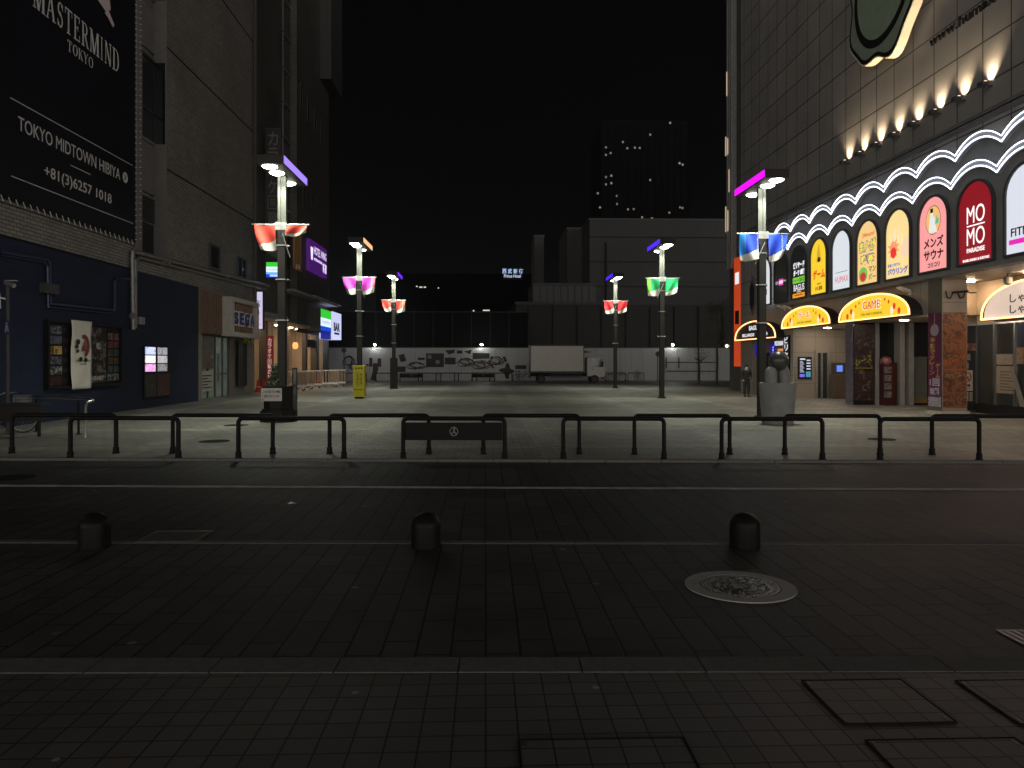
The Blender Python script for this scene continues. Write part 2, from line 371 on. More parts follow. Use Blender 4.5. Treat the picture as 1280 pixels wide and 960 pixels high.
for i in range(400):
    p = wla + u * (i * .4)
    if abs(p.x) > 26: continue
    j0, j1 = random.uniform(-.012, .012), random.uniform(-.012, .012); q = p + u * .4
    mb.add([(p.x, p.y + j0, .003), (q.x, q.y + j0, .003), (q.x + nn.x * .08, q.y + .165 + j1, .003), (p.x + nn.x * .08, p.y + .165 + j1, .003)], [(0, 1, 2, 3)])
struct('road_marking', mb, M('worn_white_line', (.42, .42, .39), .7, noise=.4, nscale=5), 'worn thin white line painted along the street', 'road marking')

# round manhole cover with its relief
c = G(925, 734); R0 = .43
t = thing('manhole_cover', 'round cast iron manhole cover in a pale concrete ring behind the kerb', 'manhole cover', (c.x, c.y, .004))
mb = MB(); n = 48
vs = []
for r, z in ((R0, .004), (R0, .014), (.315, .014), (.315, .004)):
    vs += [(c.x + r * math.cos(2 * math.pi * i / n), c.y + r * math.sin(2 * math.pi * i / n), z) for i in range(n)]
mb.add(vs, [(j * n + i, j * n + (i + 1) % n, (j + 1) * n + (i + 1) % n, (j + 1) * n + i) for j in range(3) for i in range(n)])
mb.build('concrete_ring', M('ring_concrete', (.34, .33, .30), .7, noise=.15, nscale=8, bump=.2), t)
mb = MB(); mb.lathe((c.x, c.y, .004), [(.305, 0), (.305, .009), (.29, .009), (.29, .005), (.002, .005)], 48)
for k in range(40):
    a = 2 * math.pi * k / 40; mb.cyl((c.x + .268 * math.cos(a), c.y + .268 * math.sin(a), .008), (c.x + .268 * math.cos(a), c.y + .268 * math.sin(a), .0155), .012, .009, 6)
for k in range(12):
    a = 2 * math.pi * k / 12
    for rr in (.08, .14, .20):
        aa = a + rr * 2
        p = [(c.x + (rr + .02 * math.sin(q)) * math.cos(aa + .12 * q), c.y + (rr + .02 * math.sin(q)) * math.sin(aa + .12 * q), .012) for q in (0, .8, 1.6, 2.4, 3.2)]
        mb.tube(p, .008, 5)
for k in range(70):
    a = random.uniform(0, 6.28); rr = random.uniform(.02, .24); x, y = c.x + rr * math.cos(a), c.y + rr * math.sin(a); s_ = random.uniform(.004, .012)
    mb.cyl((x, y, .008), (x, y, .0155), s_, s_ * .7, 5)
mb.build('iron_cover', MAT['iron'], t, smooth=35)
def flat_cover(pts, label, name, z, slots=0, infill=None):
    P4 = [G(*p) for p in pts]; cc = sum(P4, Vector()) / 4
    t = thing(name, label, 'ground cover', (cc.x, cc.y, z))
    x0 = sum(p.x for p in (P4[0], P4[3])) / 2; x1 = sum(p.x for p in (P4[1], P4[2])) / 2
    y1 = (P4[0].y + P4[1].y) / 2; y0 = (P4[2].y + P4[3].y) / 2; w_ = .009 if infill else .03
    mb = MB()
    for r in ((x0, x1, y0, y0 + w_), (x0, x1, y1 - w_, y1), (x0, x0 + w_, y0 + w_, y1 - w_), (x1 - w_, x1, y0 + w_, y1 - w_)): mb.box((r[0], r[2], z), (r[1], r[3], z + .005))
    mb.build('frame', MAT['blackm'] if infill else MAT['iron'], t)
    mb = MB()
    if slots:
        for i in range(slots):
            xx = x0 + w_ + (x1 - x0 - 2 * w_) * (i + .25) / slots; mb.box((xx, y0 + w_, z), (xx + (x1 - x0 - 2 * w_) / slots * .5, y1 - w_, z + .004))
        mb.build('grating', MAT['iron'], t)
    elif infill:
        mb.box((x0 + w_, y0 + w_, z), (x1 - w_, y1 - w_, z + .003)); mb.build('tiled_lid', infill, t)
        for (qx, qy) in ((x0 + .02, y1 - .07), (x0 + .02, y0 + .02), (x1 - .04, y1 - .07), (x1 - .04, y0 + .02)): MB().box((qx, qy, z + .003), (qx + .012, qy + .045, z + .006)).build('corner_plate', MAT['iron'], t)
    else:
        mb.box((x0 + w_, y0 + w_, z), (x1 - w_, y1 - w_, z + .003))
        for i in range(7):
            for j in range(7):
                px_, py_ = x0 + w_ + (x1 - x0 - 2 * w_) * (i + .5) / 7, y0 + w_ + (y1 - y0 - 2 * w_) * (j + .5) / 7; s_ = (x1 - x0) / 24
                mb.box((px_ - s_, py_ - s_, z + .003), (px_ + s_, py_ + s_, z + .008))
        mb.build('lid', MAT['iron'], t)
flat_cover([(188, 664), (262, 664), (252, 678), (178, 678)], 'rectangular iron drain grating beside the bollard in the street', 'drain_grating', .004, slots=14)
flat_cover([(1246, 788), (1330, 788), (1362, 810), (1280, 810)], 'square iron cover with pale studs at the photo edge', 'iron_cover', .004)
flat_cover([(999, 851), (1125, 851), (1202, 906), (1056, 906)], 'tiled access cover nearest the kerb, outlined by a dark frame', 'access_cover', .004, infill=m_side)
flat_cover([(1073, 925), (1267, 925), (1345, 975), (1135, 975)], 'tiled access cover at the bottom corner of the photo, below the other covers', 'access_cover', .004, infill=m_side)
flat_cover([(1192, 851), (1330, 851), (1440, 906), (1272, 906)], 'tiled access cover cut by the photo edge, level with the one nearest the kerb', 'access_cover', .004, infill=m_side)
flat_cover([(644, 925), (852, 925), (890, 985), (655, 985)], 'tiled access cover at the bottom centre of the photo', 'access_cover', .004, infill=m_side)
for px, py, rx, lab in ((295, 533, .33, 'small dark round cover in the square behind the guard rails, nearer the planter'), (268, 553.5, .33, 'dark oval looking cover in the square just behind the guard rails'), (1102, 551, .3, 'faint round cover in the square by the arcade side guard rails'), (14, 597, .33, 'dark round cover in the far lane at the photo edge')):
    p = G(px, py); z = .033 if py < 575 else -.001
    tag(MB().lathe((p.x, p.y, z), [(rx, 0), (rx, .005), (rx - .03, .005), (rx - .03, .003), (.01, .003)], 32).build('round_cover', MAT['blackm']), lab, 'manhole cover')
p = G(364, 630)
mb = MB(); mb.add([(p.x - .05, p.y - .02, 0.002), (p.x + .03, p.y - .03, .012), (p.x + .06, p.y + .02, .004), (p.x - .02, p.y + .03, .02), (p.x, p.y, .03)], [(0, 1, 4), (1, 2, 4), (2, 3, 4), (3, 0, 4), (3, 2, 1, 0)])
tag(mb.build('paper_scrap', MAT['white']), 'crumpled scrap of white paper lying in the street', 'litter')

# ================================================================== BOLLARDS
bl = ['dark granite bollard at the photo edge side, near the drain grating', 'dark granite bollard in the middle of the street, before the panelled guard rail', 'dark granite bollard just behind the round manhole cover']
for i, px in enumerate((118, 532.5, 931)):
    r = .145; c = PD(px, 452, 1728 / (688 - 452) + .14); h = .335
    t = thing('bollard', bl[i], 'bollard', (c.x, c.y, 0), 'round topped bollards in the street')
    prof = [(r, 0), (r, h - .13)] + [(r * math.cos(a), h - .13 + .13 * math.sin(a)) for a in [k * math.pi / 16 for k in range(1, 8)]] + [(.004, h)]
    MB().lathe((c.x, c.y, .003), prof, 28).build('post', MAT['granite'], t, smooth=50)

# ================================================================== GUARD RAILS
def rail_frame(mb, x0, x1, h, r=.042):
    cr = .09
    pts = [(x0, 0, .0), (x0, 0, h - cr)] + [(x0 + cr - cr * math.cos(a), 0, h - cr + cr * math.sin(a)) for a in (.4, .8, 1.2)] + [(x0 + cr, 0, h), (x1 - cr, 0, h)] + [(x1 - cr + cr * math.sin(a), 0, h - cr + cr * math.cos(a)) for a in (.4, .8, 1.2)] + [(x1, 0, h - cr), (x1, 0, .0)]
    mb.tube(pts, r, 10)
def make_rail(panel=False):
    t = thing('guard_rail', '', 'guard rail', (0, 0, 0))
    hw = 1.0; mb = MB(); rail_frame(mb, -hw, hw, .735); mb.build('frame', MAT['rail'], t, smooth=40)
    for s_ in (-1, 1):
        f = MB(); f.lathe((s_ * hw, 0, 0), [(.075, 0), (.075, .012), (.056, .03), (.056, .12), (.044, .13)], 14); f.build('foot', MAT['rail'], t, smooth=40)
    if panel:
        MB().box((-hw + .045, -.018, .34), (hw - .045, .018, .66)).build('panel', MAT['rail'], t, bevel=.006)
        b = MB(); F = FC(-.0185); cx, cz = 0.0, .50
        ring = [(cx + .085 * math.cos(2 * math.pi * k / 28), cz + .085 * math.sin(2 * math.pi * k / 28)) for k in range(29)]
        rin = [(cx + .070 * math.cos(2 * math.pi * k / 28), cz + .070 * math.sin(2 * math.pi * k / 28)) for k in range(29)]
        b.strip(F, ring, rin, 0, .006)
        for a in (math.pi / 2, math.pi * 1.25, math.pi * 1.75, math.pi * .25 + .5):
            d = Vector((math.cos(a), math.sin(a))); nn_ = Vector((-d.y, d.x)) * .012
            b.prism(F, [(cx + nn_.x, cz + nn_.y), (cx - nn_.x, cz - nn_.y), (cx + d.x * .069 - nn_.x, cz + d.y * .069 - nn_.y), (cx + d.x * .069 + nn_.x, cz + d.y * .069 + nn_.y)], 0, .006)
        b.build('emblem', M('emblem_grey', (.17, .17, .16), .5), t)
    return t
proto, protop = make_rail(), make_rail(True)
front = [(88, 223), (298, 430), (504, 631), (704, 830), (902, 1028), (1100, 1224)]
rear = [(15, 145), (216, 341), (412, 536), (604, 724), (793, 912), (981, 1100), (1165, 1285)]
used = {}
def put_rail(a, b, panel, label, group):
    src = protop if panel else proto
    o = src if not used.get(panel) else copy_tree(src)
    used[panel] = True
    m_ = (a + b) / 2; o.location = (m_.x, m_.y, .032); o.rotation_euler.z = math.atan2(b.y - a.y, b.x - a.x)
    L = (b - a).length; o['label'] = label; o['group'] = group
    o.scale.x = L / 2.0
    return o
for i, (a, b) in enumerate(front):
    lab = 'black guard rail with a solid panel and round emblem at the edge of the square' if i == 2 else 'black tubular guard rail, %s from the left in the nearer row along the street' % ORD[i]
    put_rail(G(a, 572.5 + a * .0022, .03), G(b, 572.5 + b * .0022, .03), i == 2, lab, 'guard rails along the street')
for i, (a, b) in enumerate(rear):
    put_rail(G(a, 566.5 + a * .0016, .03), G(b, 566.5 + b * .0016, .03), False, 'black tubular guard rail, %s from the left in the farther row along the street' % ORD[i], 'guard rails along the street')
FAR_Y = G(607, 476.5).y
far = [(432, 458, 0), (470, 497, 0), (500, 528, 1), (523, 551, 0), (545, 573, 0), (568, 596, 0), (590, 618, 1), (612, 640, 0), (757, 782, 0), (785, 805, 0)]
for i, (a, b, p) in enumerate(far):
    y = FAR_Y - 1.2 - .45 * (i % 2)
    put_rail(WY(a, 476, y), WY(b, 476, y), bool(p), 'small distant guard rail before the white hoarding, %s from the left%s' % (ORD[i], ', with a panel' if p else ''), 'guard rails before the hoarding')

# ================================================================== STREET LAMPS
def street_lamp(x, y, side, rgb, cols, label, base=None, word=False):
    """side +1: the coloured sign faces +X"""
    t = thing('street_lamp', label, 'street lamp', (x, y, .03), 'street lamps of the square')
    z0 = .03
    mb = MB(); mb.box((x - .11, y - .13, z0), (x + .11, y + .13, 5.5)); mb.box((x - .17, y - .19, z0), (x + .17, y + .19, .09)); mb.build('lower_pole', MAT['brown'], t, bevel=.012)
    mb = MB(); mb.box((x - .125, y - .05, 5.5), (x - .035, y + .10, 7.28)); mb.box((x + .035, y - .05, 5.5), (x + .125, y + .10, 7.28)); mb.box((x - .035, y - .02, 5.5), (x + .035, y + .08, 7.28)); mb.build('upper_pole', MAT['alu'], t, bevel=.01)
    mb = MB()
    for zz in (5.2, 4.2, 3.0): mb.box((x - .13, y - .15, zz), (x + .13, y + .15, zz + .035)); mb.cyl((x - .2, y, zz + .017), (x + .2, y, zz + .017), .012, n=6)
    mb.build('pole_band', MAT['galv'], t)
    cx = x + side * .03
    mb = MB(); mb.box((cx - .37, y - 1.4, 7.285), (cx + .37, y + 1.4, 7.55)); mb.build('canopy', MAT['brown'], t, bevel=.02)
    fx = cx + side * .372; F = FL(fx) if side > 0 else FR(fx)
    sg = 1 if side > 0 else -1
    mb = MB(); mb.fbox(F, sg * y - 1.37, sg * y + 1.37, 7.315, 7.525, 0, .012); mb.build('colour_sign', E(rgb, 1.25), t)
    for k, dy in enumerate((-1.10, 0, .95)):
        dyy = dy if dy else -.36
        mb = MB(); mb.lathe((x - side * .06, y + dyy, 7.262), [(.005, -.055), (.09, -.045), (.16, -.018), (.20, .004), (.215, .024)], 24); mb.build('lamp_disc', MAT['lens'], t, smooth=80)
        ld = bpy.data.lights.new('lamp_beam', 'SPOT'); ld.energy = LAMP_W; ld.color = (.95, 1., .84); ld.spot_size = R_(128); ld.spot_blend = .85; ld.shadow_soft_size = .2
        lo_ = bpy.data.objects.new('lamp_beam', ld); COL.objects.link(lo_); lo_.parent = t; lo_.location = (-side * .06, dyy, 6.98 + .17)
    # banner rod and two cloth banners
    zr = 5.82
    mb = MB(); mb.cyl((x - .84, y - .16, zr), (x + .84, y - .16, zr), .018, n=8); mb.box((x - .16, y - .19, zr - .16), (x + .16, y - .12, zr + .07)); mb.build('banner_rod', MAT['galv'], t)
    for s_ in (-1, 1):
        nu, nv = 24, 32; vs = []
        curl = random.uniform(.18, .42) if s_ * side < 0 else random.uniform(.0, .12)
        ph = random.uniform(0, 6); hh = random.uniform(.74, .86)
        if label.startswith('street lamp with a lav'): hh = .74 if s_ < 0 else .26
        for j in range(nv + 1):
            v = j / nv
            for i_ in range(nu + 1):
                u_ = i_ / nu
                wd = .62 * (1 - curl * v ** 1.8)
                xx = x + s_ * (.15 + u_ * wd)
                zz = zr - .02 - v * hh * (1 - .22 * curl * u_) - .05 * math.sin(u_ * 3.1) * v + .10 * v * (u_ - .5) * (1 if s_ > 0 else -.6)
                yy = y - .17 + .055 * math.sin(u_ * 7 + v * 3 + ph) * (.25 + v) + .10 * v * v * math.sin(ph * 2 + u_ * 3)
                vs.append((xx, yy, zz))
        mb = MB()
        def fcs(lo, hi): return [(j * (nu + 1) + i_, j * (nu + 1) + i_ + 1, (j + 1) * (nu + 1) + i_ + 1, (j + 1) * (nu + 1) + i_) for j in range(lo, hi) for i_ in range(nu)]
        cut = 22
        k0 = len(mb.v); mb.v += [Vector(v) for v in vs]
        for f in fcs(0, nv):
            jj = f[0] // (nu + 1); ii = f[0] % (nu + 1)
            white = jj > cut - (ii - 12) * .3 * s_
            mat_ = MAT['linen'] if white else (cols[1] if ii * s_ * side > 15 else cols[0])
            mb.f.append(list(f)); mb.mi.append(mb._m(mat_))
        o = mb.build('banner', None, t, smooth=80)
        sd = o.modifiers.new('thick', 'SOLIDIFY'); sd.thickness = .004
        if word:
            wtx = MB(); rows = 'TOKYO2020'
            Fw = lambda s, z, d: Vector((s, y - .245 - d, z))
            for q, ch in enumerate(rows):
                a_ = zr - .07 - q * .056
                wtx.text(ch, Fw, x + s_ * .15 + s_ * (.42 if s_ > 0 else .06) - .025, x + s_ * .15 + s_ * (.42 if s_ > 0 else .06) + .025, a_ - .043, a_, 0, .003)
            wtx.build('lettering', MAT['white'], t)
    # bracket rod hanging askew, a bolt pair
    mb = MB(); mb.cyl((x + .05, y - .17, 5.55), (x + side * .28, y - .2, 4.85), .012, n=6); mb.build('stay_rod', MAT['galv'], t)
    return t
def cl(n, a, b=None): return (M('banner_' + n, srgb(*a), .8, noise=.3, nscale=2.2), M('banner_%s_tint' % n, srgb(*(b or a)), .8, noise=.1))
LX, RX = -6.0, 8.62
street_lamp(LX, 22.9, 1, (158, 130, 250), cl('coral', (225, 70, 55), (235, 110, 95)), 'street lamp with a lavender sign bar and coral banners, above the black planter')
street_lamp(LX - .03, 37, 1, (240, 190, 140), cl('magenta', (220, 70, 200), (240, 120, 150)), 'street lamp with an orange sign bar and magenta banners, in a yellow guard')
street_lamp(LX, 50.5, 1, (110, 40, 235), cl('salmon', (225, 75, 65), (235, 140, 120)), 'street lamp with a violet sign bar and salmon banners, in a dark box')
street_lamp(8.72, 24, -1, (235, 20, 250), cl('blue', (35, 70, 200), (40, 130, 220)), 'street lamp with a magenta sign bar and blue banners, behind the concrete pot', word=True)
street_lamp(8.52, 36.9, -1, (75, 45, 240), cl('green', (25, 165, 95), (110, 215, 60)), 'street lamp with a blue sign bar and green banners')
street_lamp(RX, 50.8, -1, (70, 40, 230), cl('red', (200, 35, 45), (220, 60, 70)), 'street lamp with a blue sign bar and red banners, near the white truck')
# yellow guard round a pole, dark box round another
p = Vector((LX - .03, 37, .03)); t = thing('pole_guard', 'yellow padded guard with black print wrapped round a lamp pole', 'pole guard', p)
mb = MB(); w_ = .27
for a, b in (((-w_, -w_), (w_, -w_ + .03)), ((-w_, w_ - .03), (w_, w_)), ((-w_, -w_ + .03), (-w_ + .03, w_ - .03)), ((w_ - .03, -w_ + .03), (w_, w_ - .03))): mb.box((p.x + a[0], p.y + a[1], .12), (p.x + b[0], p.y + b[1], 1.62))
mb.build('sleeve', P((186, 176, 30), .6), t, bevel=.01)
mb = MB(); F = FC(p.y - w_)
mb.vtext('広告物貼付', F, p.x - .11, p.x + .02, .62, 1.30, .0, .003); mb.vtext('禁止区域', F, p.x + .06, p.x + .17, .70, 1.25, .0, .003)
for k in range(3): mb.fbox(F, p.x - .16 + k * .13, p.x - .09 + k * .13, 1.44, 1.52, 0, .003)
mb.fbox(F, p.x - .25, p.x + .25, .46, .48, 0, .003); mb.build('print', MAT['blackm'], t)
mb = MB(); mb.box((p.x - .2, p.y - .2, 0.03), (p.x + .2, p.y - .12, .11)); mb.box((p.x - .27, p.y - .25, .03), (p.x - .2, p.y + .2, .12), MAT['white']); mb.build('foot', MAT['blackm'], t)
p = Vector((LX, 50.5, .03)); t = thing('cable_box', 'tall dark metal box round the foot of a far lamp pole', 'cabinet', p)
MB().box((p.x - .22, p.y - .24, .08), (p.x + .22, p.y + .24, 2.05)).build('cabinet', MAT['brown'], t, bevel=.01)
MB().box((p.x - .25, p.y - .27, .03), (p.x + .25, p.y + .27, .08)).build('plinth', MAT['blackm'], t)

# ================================================================== PLANTERS
c = PD(972, 452, G(972, 531, .03).y * math.cos(YAW) + G(972, 531, .03).x * math.sin(YAW) + .44)
t = thing('concrete_pot', 'tapered grey concrete pot with a dark stone ball before a street lamp', 'planter', (c.x, c.y, .03))
MB().lathe((c.x, c.y, .03), [(.43, 0), (.515, 1.13), (.515, 1.17), (.455, 1.17), (.44, 1.02), (.01, 1.0)], 40).build('pot', M('pot_concrete', (.20, .205, .19), .75, noise=.2, nscale=3, bump=.3), t, smooth=40)
mb = MB()
for dx, dy in ((-.22, -.08), (.20, .05), (0, .25)): mb.lathe((c.x + dx, c.y + dy, 1.03), [(.17, 0), (.17, .45), (.14, .56), (.08, .62), (.01, .64)], 20)
mb.build('support_stone', M('support_stone', (.20, .20, .19), .6, noise=.3, nscale=6), t, smooth=50)
MB().sphere((c.x + .02, c.y - .02, 1.82), .285, 32, 20).build('ball', M('ball_stone', (.045, .045, .042), .3, noise=.4, nscale=9), t, smooth=80)
c = PD(347, 452, G(347, 528, .03).y * math.cos(YAW) + G(347, 528, .03).x * math.sin(YAW) + .3)
t = thing('stone_planter', 'black stone planter with a shrub at the foot of the coral bannered lamp', 'planter', (c.x, c.y, .03))
oct_ = lambda r: [(r * math.cos(math.pi / 8 + k * math.pi / 4), r * math.sin(math.pi / 8 + k * math.pi / 4)) for k in range(8)]
mb = MB(); F = lambda s, z, d: Vector((c.x + .04 + s, c.y + z, d))
mb.prism(F, oct_(.54), .03, .36); mb.prism(F, oct_(.48), .36, .42); mb.prism(F, oct_(.43), .42, 1.02); mb.prism(F, oct_(.47), 1.02, 1.09)
mb.build('planter_body', MAT['granite'], t, bevel=.012)
mb = MB()
for k in range(420):
    a, b = random.uniform(0, 6.28), random.uniform(0, 1); rr = .19 * math.sqrt(random.random()) * (1.25 - .5 * b)
    q = Vector((c.x - .06 + rr * math.cos(a), c.y + rr * math.sin(a), 1.05 + .68 * b)); d1 = Vector((random.gauss(0, 1), random.gauss(0, 1), random.gauss(.4, 1))).normalized() * .055; d2 = d1.orthogonal().normalized() * .022
    mb.add([q - d1, q + d2, q + d1, q - d2], [(0, 1, 2, 3)])
for k in range(7): mb.tube([(c.x - .06, c.y, 1.05), (c.x - .06 + random.uniform(-.15, .15), c.y + random.uniform(-.15, .15), 1.6)], .006, 5)
tag(mb.build('shrub', MAT['leaf']), 'dark leafy shrub growing in the black stone planter', 'plant')
fy = c.y - .41
t = thing('notice_board', 'white notice with two lines of print on the black planter', 'sign', (c.x - .07, fy, .7))
MB().box((c.x - .35, fy - .05, .66), (c.x + .24, fy - .02, 1.03)).build('board', M('notice_white', (.42, .40, .37), .5), t)
mb = MB(); F = FC(fy - .05); mb.text('この付近での 喫煙', F, c.x - .31, c.x + .21, .89, .97, 0, .003, bold=.01); mb.text('は禁止されています', F, c.x - .28, c.x + .18, .76, .84, 0, .003, bold=.01)
mb.build('lettering', MAT['blackm'], t); MB().text('●', F, c.x - .33, c.x - .28, .68, .72, 0, .003).build('red_dot', P((170, 20, 20)), t)
q = PD(368.5, 500, 22.6); t = thing('stand_board', 'thin upright glass notice board beside the black planter', 'sign', (q.x, q.y, .03))
mb = MB()
for r in ((-.07, -.05, .05, 1.62), (.05, .07, .05, 1.62)): mb.box((q.x + r[0], q.y - .02, r[2]), (q.x + r[1], q.y + .02, r[3]))
for zz in (.05, .55, 1.08, 1.58): mb.box((q.x - .05, q.y - .018, zz), (q.x + .05, q.y + .018, zz + .04))
mb.build('frame', MAT['black'], t); MB().box((q.x - .05, q.y - .005, .09), (q.x + .05, q.y + .005, 1.6)).build('pane', MAT['glass2'], t)

# ================================================================== LEFT BUILDING (arcade under a dark tiled wall)
yE = YL(318); yc0, yc1 = YL(170), YL(208.5); yd = YL(248); ZB = 5.15; TOP = 27
m_tile = tile('wall_tiles', (.235, .220, .20), (.165, .156, .145), (.045, .043, .04), .32, .11, 'yz', .5, ms=.014, rough=.6, bump=1., stain=.25)
m_blue = tile('blue_tiles', (.0175, .0245, .050), (.0145, .0205, .043), (.009, .012, .025), .24, .075, 'yz', .5, ms=.007, rough=.7, bump=.5, stain=.3, spec=.2)
A = thing('arcade_building', 'brown tiled building with a blue painted ground floor and slatted arcade entrance', 'building', (WL, 20, 0))
B0 = WL - 12
mb = MB(); mb.box((B0, 14, ZB), (WL, yc0, TOP)); mb.box((B0, yc1, ZB), (WL, yE, TOP)); mb.box((B0, yc0, 5.8), (WL - .55, yc1, TOP)); mb.box((B0, yc0, ZB), (WL - .02, yc1, 5.8)); mb.build('tiled_wall', m_tile, A)
mb = MB(); mb.box((B0, 14, 0), (WL, yd, ZB)); mb.build('painted_wall', m_blue, A)
mb = MB()
for zz in (9.55, 14.5, 19.5): mb.box((WL, yc1 + .02, zz), (WL + .015, yE, zz + .07)); mb.box((WL, 14, zz), (WL + .015, yc0, zz + .07))
mb.box((WL, 14, ZB - .02), (WL + .012, yc0, ZB + .05)); mb.build('floor_joint', MAT['blackm'], A)
Fch = FL(WL - .55); zs = [(11.6, 15.2), (16.6, 20.2)]
for (z0, z1) in [(ZL(172, 168, WL - .55), ZL(172, 62, WL - .55)), (ZL(172, -20, WL - .55), ZL(172, -110, WL - .55))]:
    f = MB(); f.fbox(Fch, yc0 + .05, yc1 - .05, z0 - .1, z0, 0, .14, MAT['galv']); f.fbox(Fch, yc0 + .05, yc1 - .05, z1, z1 + .08, 0, .1)
    zm = z0 + (z1 - z0) * .36; ym = (yc0 + yc1) / 2
    f.fbox(Fch, yc0 + .05, yc1 - .05, zm, zm + .05, 0, .07); f.fbox(Fch, ym - .03, ym + .03, z0, zm, 0, .06); f.fbox(Fch, ym - .03, ym + .03, zm + .05, z1, 0, .06)
    f.box((WL - .50, yc1 - .06, z0), (WL - .05, yc1 - .031, z1), MAT['glass']); w_ = f.build('window', MAT['dgrey'], A); MB().fbox(Fch, yc0 + .05, yc1 - .05, z0 + .002, z1 - .002, .005, .03).build('pane', MAT['glass'], w_)
for (a, b) in [(236, 172), (52, 0)]:
    MB().fbox(Fch, yc0 + .02, yc1 - .02, ZL(172, a, WL - .55), ZL(172, b, WL - .55), .002, .09).build('spandrel', MAT['darkconc'], A)
MB().box((WL - .548, yc1 - .03, 5.8), (WL + .004, yc1 - .002, TOP)).build('reveal', MAT['darkconc'], A)
f = MB(); z0, z1 = ZL(172, 272, WL - .55), ZL(172, 240, WL - .55)
for k in range(9): zz = z0 + (z1 - z0) * k / 9; f.fbox(Fch, yc0 + .05, yc1 - .05, zz, zz + (z1 - z0) / 9 * .55, .01, .10)
f.build('louvre', MAT['dgrey'], A)
f = MB(); f.fbox(Fch, yc0 + .05, yc1 - .05, 5.82, z0 - .08, .01, .05); f.build('dark_pane', MAT['glass'], A)
Fw = FL(WL)
for (a, b, c_, d, blue) in ((260.5, 304, 273.5, 340, 0), (296, 320, 307, 351, 1)):
    s0, s1 = YL(a), YL(c_); z1, z0 = ZL(a, b), ZL(c_, d) + (.02)
    f = MB(); k = .1
    for r in ((s0, s1, z1 - k, z1), (s0, s1, z0, z0 + k), (s0, s0 + k, z0 + k, z1 - k), (s1 - k, s1, z0 + k, z1 - k)): f.fbox(Fw, *r, .0, .09)
    if blue: f.fbox(Fw, (s0 + s1) / 2 - .04, (s0 + s1) / 2 + .04, z0 + k, z1 - k, 0, .07)
    w_ = f.build('window', MAT['bluew'] if blue else MAT['dgrey'], A); MB().fbox(Fw, s0 + k, s1 - k, z0 + k, z1 - k, .004, .03).build('pane', MAT['glass'], w_)
    if blue: MB().fbox(Fw, s0 + .75, s0 + .95, z0 + .45, z1 - .5, .031, .036).build('lit_curtain', E((150, 155, 190), .5), w_)
# arcade entrance
e0, e1 = yd, yE
mb = MB(); mb.box((B0, e0, 0), (WL - .5, e1, ZB)); mb.box((WL - .5, e0, 0), (WL, e0 + .45, ZB)); mb.box((WL - .5, e1 - .35, 0), (WL, e1, ZB)); mb.box((WL - .5, e0 + .45, 4.25), (WL, e1 - .35, ZB))
mb.build('entrance_wall', M('entrance_stone', (.17, .15, .13), .6, noise=.2), A)
mb = MB(); s0, s1 = YL(249), YL(282)
for k in range(12): y = s0 + (s1 - s0) * k / 12; mb.fbox(Fw, y, y + (s1 - s0) / 12 * .45, 3.1, 5.05, .002, .09)
mb.build('wood_slats', MAT['wood'], A)
Fe = FL(WL - .5); s0, s1 = YL(258), YL(297)
d_ = MB(); 
for (a, b) in ((.0, .07), (.30, .33), (.52, .55), (.76, .79), (.95, 1.0)): d_.fbox(Fe, s0 + (s1 - s0) * a, s0 + (s1 - s0) * b, .05, 3.0, 0, .08)
d_.fbox(Fe, s0, s1, 3.0, 3.15, 0, .1); d_.fbox(Fe, s0 + .35, s1 - .3, 1.15, 1.22, 0.01, .07)
dr = d_.build('door', MAT['alu'], A)
MB().fbox(Fe, s0, s1, .05, 3.0, .002, .03).build('pane', M('glowing_door_glass', (.10, .12, .105), .2, noise=.4, nscale=1.5, es=.035, ecol=(.8, 1, .85)), dr)  # faint green glow put into the glass, standing in for light from inside
MB().fbox(Fe, s0 + (s1 - s0) * .6, s0 + (s1 - s0) * .62, .8, 2.2, .08, .13).build('handle', MAT['steel'], dr)
mb = MB(); s0, s1 = YL(258), YL(273); mb.fbox(Fw, s0, s1, .4, 1.35, -.30, -.26); mb.build('notice_sheet', P((150, 148, 138)), A)
mb = MB()
for k in range(5): mb.fbox(Fw, s0 + .2, s1 - .2 - (k % 2) * .5, .55 + k * .14, .60 + k * .14, -.26, -.256)
mb.build('notice_print', MAT['blackm'], A)
MB().fbox(Fw, YL(260), YL(274), 1.45, 3.0, -.30, -.27).build('window_poster', printed('entrance_poster', [srgb(20, 25, 25), srgb(60, 75, 65), srgb(90, 70, 50), srgb(30, 35, 35), srgb(140, 140, 130)], 2.2), A)
MB().fbox(Fw, YL(305), YL(316), .5, 2.9, -.34, -.30).build('menu_board', printed('menu_board', [srgb(8, 8, 8), srgb(14, 14, 14), srgb(18, 18, 18), srgb(80, 80, 80)], 5), A)
# slatted box sign with the letters
s0, s1 = YL(276), YL(311); z0, z1 = 3.05, 4.98
t = thing('arcade_sign', 'square white framed box sign with blue lettering over wooden slats', 'sign', (WL, (s0 + s1) / 2, z0))
Fs = FL(WL); mb = MB(); k = .22
for r in ((s0, s1, z1 - k, z1), (s0, s1, z0, z0 + k), (s0, s0 + k * 1.6, z0 + k, z1 - k), (s1 - k * 1.6, s1, z0 + k, z1 - k)): mb.fbox(Fs, *r, .01, .55)
mb.build('frame', M('sign_frame', (.42, .40, .36), .5, noise=.12), t, bevel=.015)
MB().fbox(Fs, s0 + .3, s1 - .3, z0 + .2, z1 - .2, .02, .3).build('back_board', MAT['blackm'], t)
mb = MB(); n = 9
for i in range(n): y = s0 + .4 + (s1 - s0 - .8) * i / n; mb.fbox(Fs, y, y + (s1 - s0 - .8) / n * .5, z0 + .22, z1 - .22, .3, .36)
mb.build('slats', M('warm_slat', (.24, .14, .09), .5, noise=.2), t)
